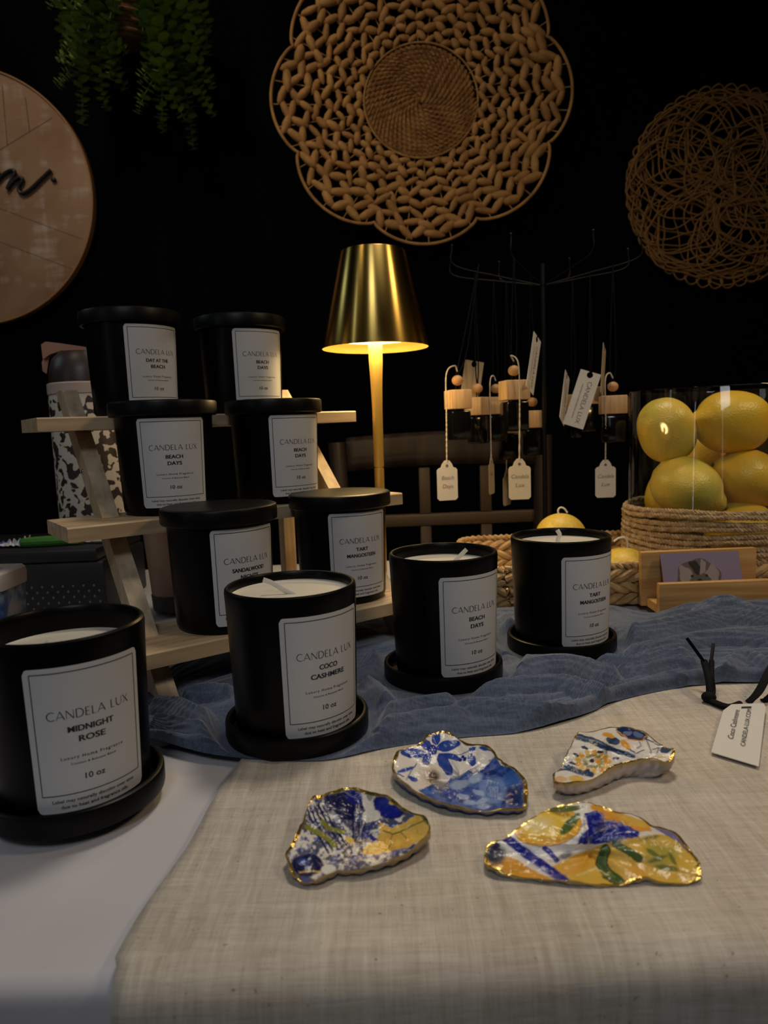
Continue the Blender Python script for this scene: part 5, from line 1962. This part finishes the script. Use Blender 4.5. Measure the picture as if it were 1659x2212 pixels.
groove_line(sp(116, 257), sp(-60, 365))
groove_line(sp(8, 187), sp(19, 316))
groove_line(sp(58, 213), sp(67, 288))
groove_line(sp(-60, 180), sp(-52, 350))
for k in range(2, 4):
    a0, a1_ = sp(0 - 60, 345 + k * 72 - 60), sp(182, 345 + k * 72 + 30)
    vx_, vz_ = a1_[0] - a0[0], a1_[1] - a0[1]
    while math.hypot(*a1_) > RS - 0.006:
        a1_ = (a1_[0] - vx_ * 0.02, a1_[1] - vz_ * 0.02)
    groove_line(a0, a1_, 0.0011)
b.build('plank_face', [sign_m, groove], sgn_, smooth=False)
b = MB(); b.lathe([(RS - 0.0032, -0.010), (RS - 0.0032, 0.0085), (RS - 0.0025, 0.0095), (RS + 0.0005, 0.0095), (RS + 0.0010, 0.0085), (RS + 0.0010, -0.010)][::-1], 128, 0, Mx); b.build('rim', sign_rim, sgn_)
sq = lambda x, y: sp(x / 4.0955, 160 + y / 4.0967)
strokes = [[(-110, 960), (-60, 990), (0, 940), (20, 905), (30, 900)], [(0, 960), (60, 900), (120, 868), (150, 875), (150, 910), (110, 980), (85, 1038)], [(85, 1038), (130, 980), (180, 935), (215, 935), (220, 960), (190, 1010), (190, 1050), (225, 1070), (290, 1035), (380, 950), (470, 865)]]
for k_, s in enumerate(strokes):
    b = MB()
    pts = spline([(sq(x, y)[0], -0.0115, sq(x, y)[1]) for x, y in s], 60)
    b.tube(pts, 0.0040, 10, up=(0, 1, 0), flat=1.15)
    if k_ == 2:
        b.ellipsoid((sq(492, 948)[0], -0.0105, sq(492, 948)[1]), 0.0062, 0.004, 0.0052, nu=14, nv=10)
    b.build('script_letter', mat('script_black_%s' % 'abc'[k_], (0.006, 0.006, 0.008), 0.5), sgn_)

# hanging eucalyptus plant
pc = YD(268, -20, 1.60)
pln = thing('hanging_plant', 'trailing green eucalyptus in a brown wall pot hanging at the top left', 'plant', pc)
b = MB()
b.lathe([(0, -0.105), (0.036, -0.105), (0.040, -0.100), (0.062, 0.05), (0.066, 0.055), (0.060, 0.056), (0, 0.05)], 32)
for k in range(9):
    z = -0.095 + k * 0.018
    r = 0.042 + (z + 0.1) * 0.147
    b.tube([(r * math.cos(2 * PI * i / 40), r * math.sin(2 * PI * i / 40), z) for i in range(40)], 0.004, 6, closed=True)
b.build('pot', pot_m, pln)
STR = [[(150, -60), (120, -10), (106, 20)], [(175, -60), (140, 0), (136, 60), (145, 100), (130, 132)], [(190, -50), (160, 20), (160, 70), (145, 110), (122, 130)],
       [(200, -40), (165, 40), (168, 120), (178, 200), (178, 268)], [(215, -30), (190, 50), (165, 130), (140, 165), (124, 186)], [(220, -20), (205, 50), (215, 130), (220, 190), (232, 240)],
       [(235, 0), (228, 60), (240, 120), (236, 170)], [(245, 0), (235, 70), (258, 100), (275, 112)], [(240, 10), (232, 90), (250, 150), (272, 192)],
       [(300, -40), (310, 20), (308, 70)], [(310, -20), (330, 50), (338, 120), (335, 190)], [(310, 0), (325, 90), (318, 150), (300, 180)], [(330, 20), (345, 110), (350, 190), (350, 250), (352, 285)],
       [(340, -20), (365, 60), (385, 140), (405, 220), (412, 270), (418, 322)], [(350, -30), (390, 40), (400, 120), (420, 180), (440, 210), (462, 252)], [(360, -40), (410, 20), (425, 80), (445, 115)],
       [(345, 0), (370, 90), (390, 160), (378, 230)], [(370, -50), (420, -10), (435, 30), (445, 60), (447, 118)], [(355, 0), (395, 80), (440, 150), (460, 190)], [(320, 60), (335, 150), (310, 210), (298, 245)],
       [(330, 40), (360, 140), (370, 200), (400, 260)], [(200, -60), (180, -20), (150, 10), (155, 40)], [(260, -60), (262, -10), (270, 30)], [(340, -50), (385, -10), (395, 20)], [(210, 0), (188, 80), (192, 140), (200, 175)]]
rnd = random.Random(5)
for s in STR:
    b = MB()
    dpt = rnd.uniform(1.50, 1.62)
    P_ = [YD(x, y, dpt + 0.02 * i / len(s)) - pc for i, (x, y) in enumerate(s)]
    ln3 = sum((P_[i + 1] - P_[i]).length for i in range(len(P_) - 1))
    nn_ = max(6, int(ln3 / 0.0095))
    C_ = spline(P_, nn_)
    b.tube(C_, 0.0011, 5, 1)
    for i, p in enumerate(C_):
        tq = i / (nn_ - 1)
        sz = 0.0142 * (1 - 0.55 * tq ** 2) * rnd.uniform(0.75, 1.15)
        t = (C_[min(i + 1, nn_ - 1)] - C_[max(i - 1, 0)]).normalized()
        a0 = i * 1.57 + rnd.uniform(-0.3, 0.3)
        s1_ = t.orthogonal().normalized()
        s2_ = t.cross(s1_)
        for q in (0, PI):
            d = s1_ * math.cos(a0 + q) + s2_ * math.sin(a0 + q)
            d = (d - t * rnd.uniform(-0.1, 0.45)).normalized()
            w_ = d.cross(t).normalized()
            nrm = w_.cross(d).normalized()
            c = p + d * sz * 0.95
            vs = [c + nrm * (-sz * 0.22)]
            for j in range(9):
                th = 2 * PI * j / 9
                vs.append(c + d * (sz * math.cos(th)) + w_ * (sz * 0.92 * math.sin(th)))
            b.add(vs, [(0, 1 + j, 1 + (j + 1) % 9) for j in range(9)], 0)
    b.build('trailing_stem', [leaf_m, stem_m], pln, angle=80)

# ---------------------------------------------------------------- chair behind the table
cp = Vector((0.105, 1.285, 0))
chr_ = thing('wooden_chair', 'dark wooden chair with slatted back behind the table', 'chair', cp)
zt_ = T + 0.185
for s in (-1, 1):
    b = MB()
    b.tube([(s * 0.165, 0.02, 0.0), (s * 0.170, 0.0, 0.45), (s * 0.180, -0.01, 0.75), (s * 0.185, 0.0, zt_)], 0.017, 12, flat=0.9)
    b.build('back_post', chair_m, chr_)
    b = MB(); b.box(s * 0.165 - 0.018, s * 0.165 + 0.018, 0.34, 0.376, 0, 0.44, bev=0.003); b.build('leg', chair_m, chr_)
b = MB()
P_ = []
for z in (zt_ - 0.052, zt_ - 0.026, zt_ - 0.004, zt_):
    P_.append([(x, 0.004 - 0.016 * (1 - (x / 0.17) ** 2) * 0 - (0.004 if z < zt_ - 0.001 else -0.003), z + 0.006 * (1 - (x / 0.17) ** 2)) for x in np.linspace(-0.168, 0.168, 24)])
b.grid(P_)
o = b.build('top_rail', chair_m, chr_)
md = o.modifiers.new('t', 'SOLIDIFY'); md.thickness = 0.018; md.offset = 0
zr = T + 0.040
b = MB(); b.box(-0.170, 0.170, -0.008, 0.008, zr - 0.011, zr + 0.011, bev=0.003); b.build('cross_rail', chair_pale, chr_)
for x in (-0.105, 0.0, 0.092 - 0.0):
    pass
for x in (-0.030, 0.080):
    b = MB(); b.box(x - 0.010, x + 0.010, -0.006, 0.006, zr + 0.0112, zt_ - 0.050, bev=0.002); b.build('back_slat', chair_pale, chr_)
    b = MB(); b.box(x - 0.010, x + 0.010, -0.006, 0.006, 0.47, zr - 0.0112, bev=0.002); b.build('back_slat', chair_pale, chr_)
b = MB(); b.box(-0.19, 0.19, 0.0, 0.40, 0.44, 0.47, bev=0.006); b.build('seat', chair_m, chr_)
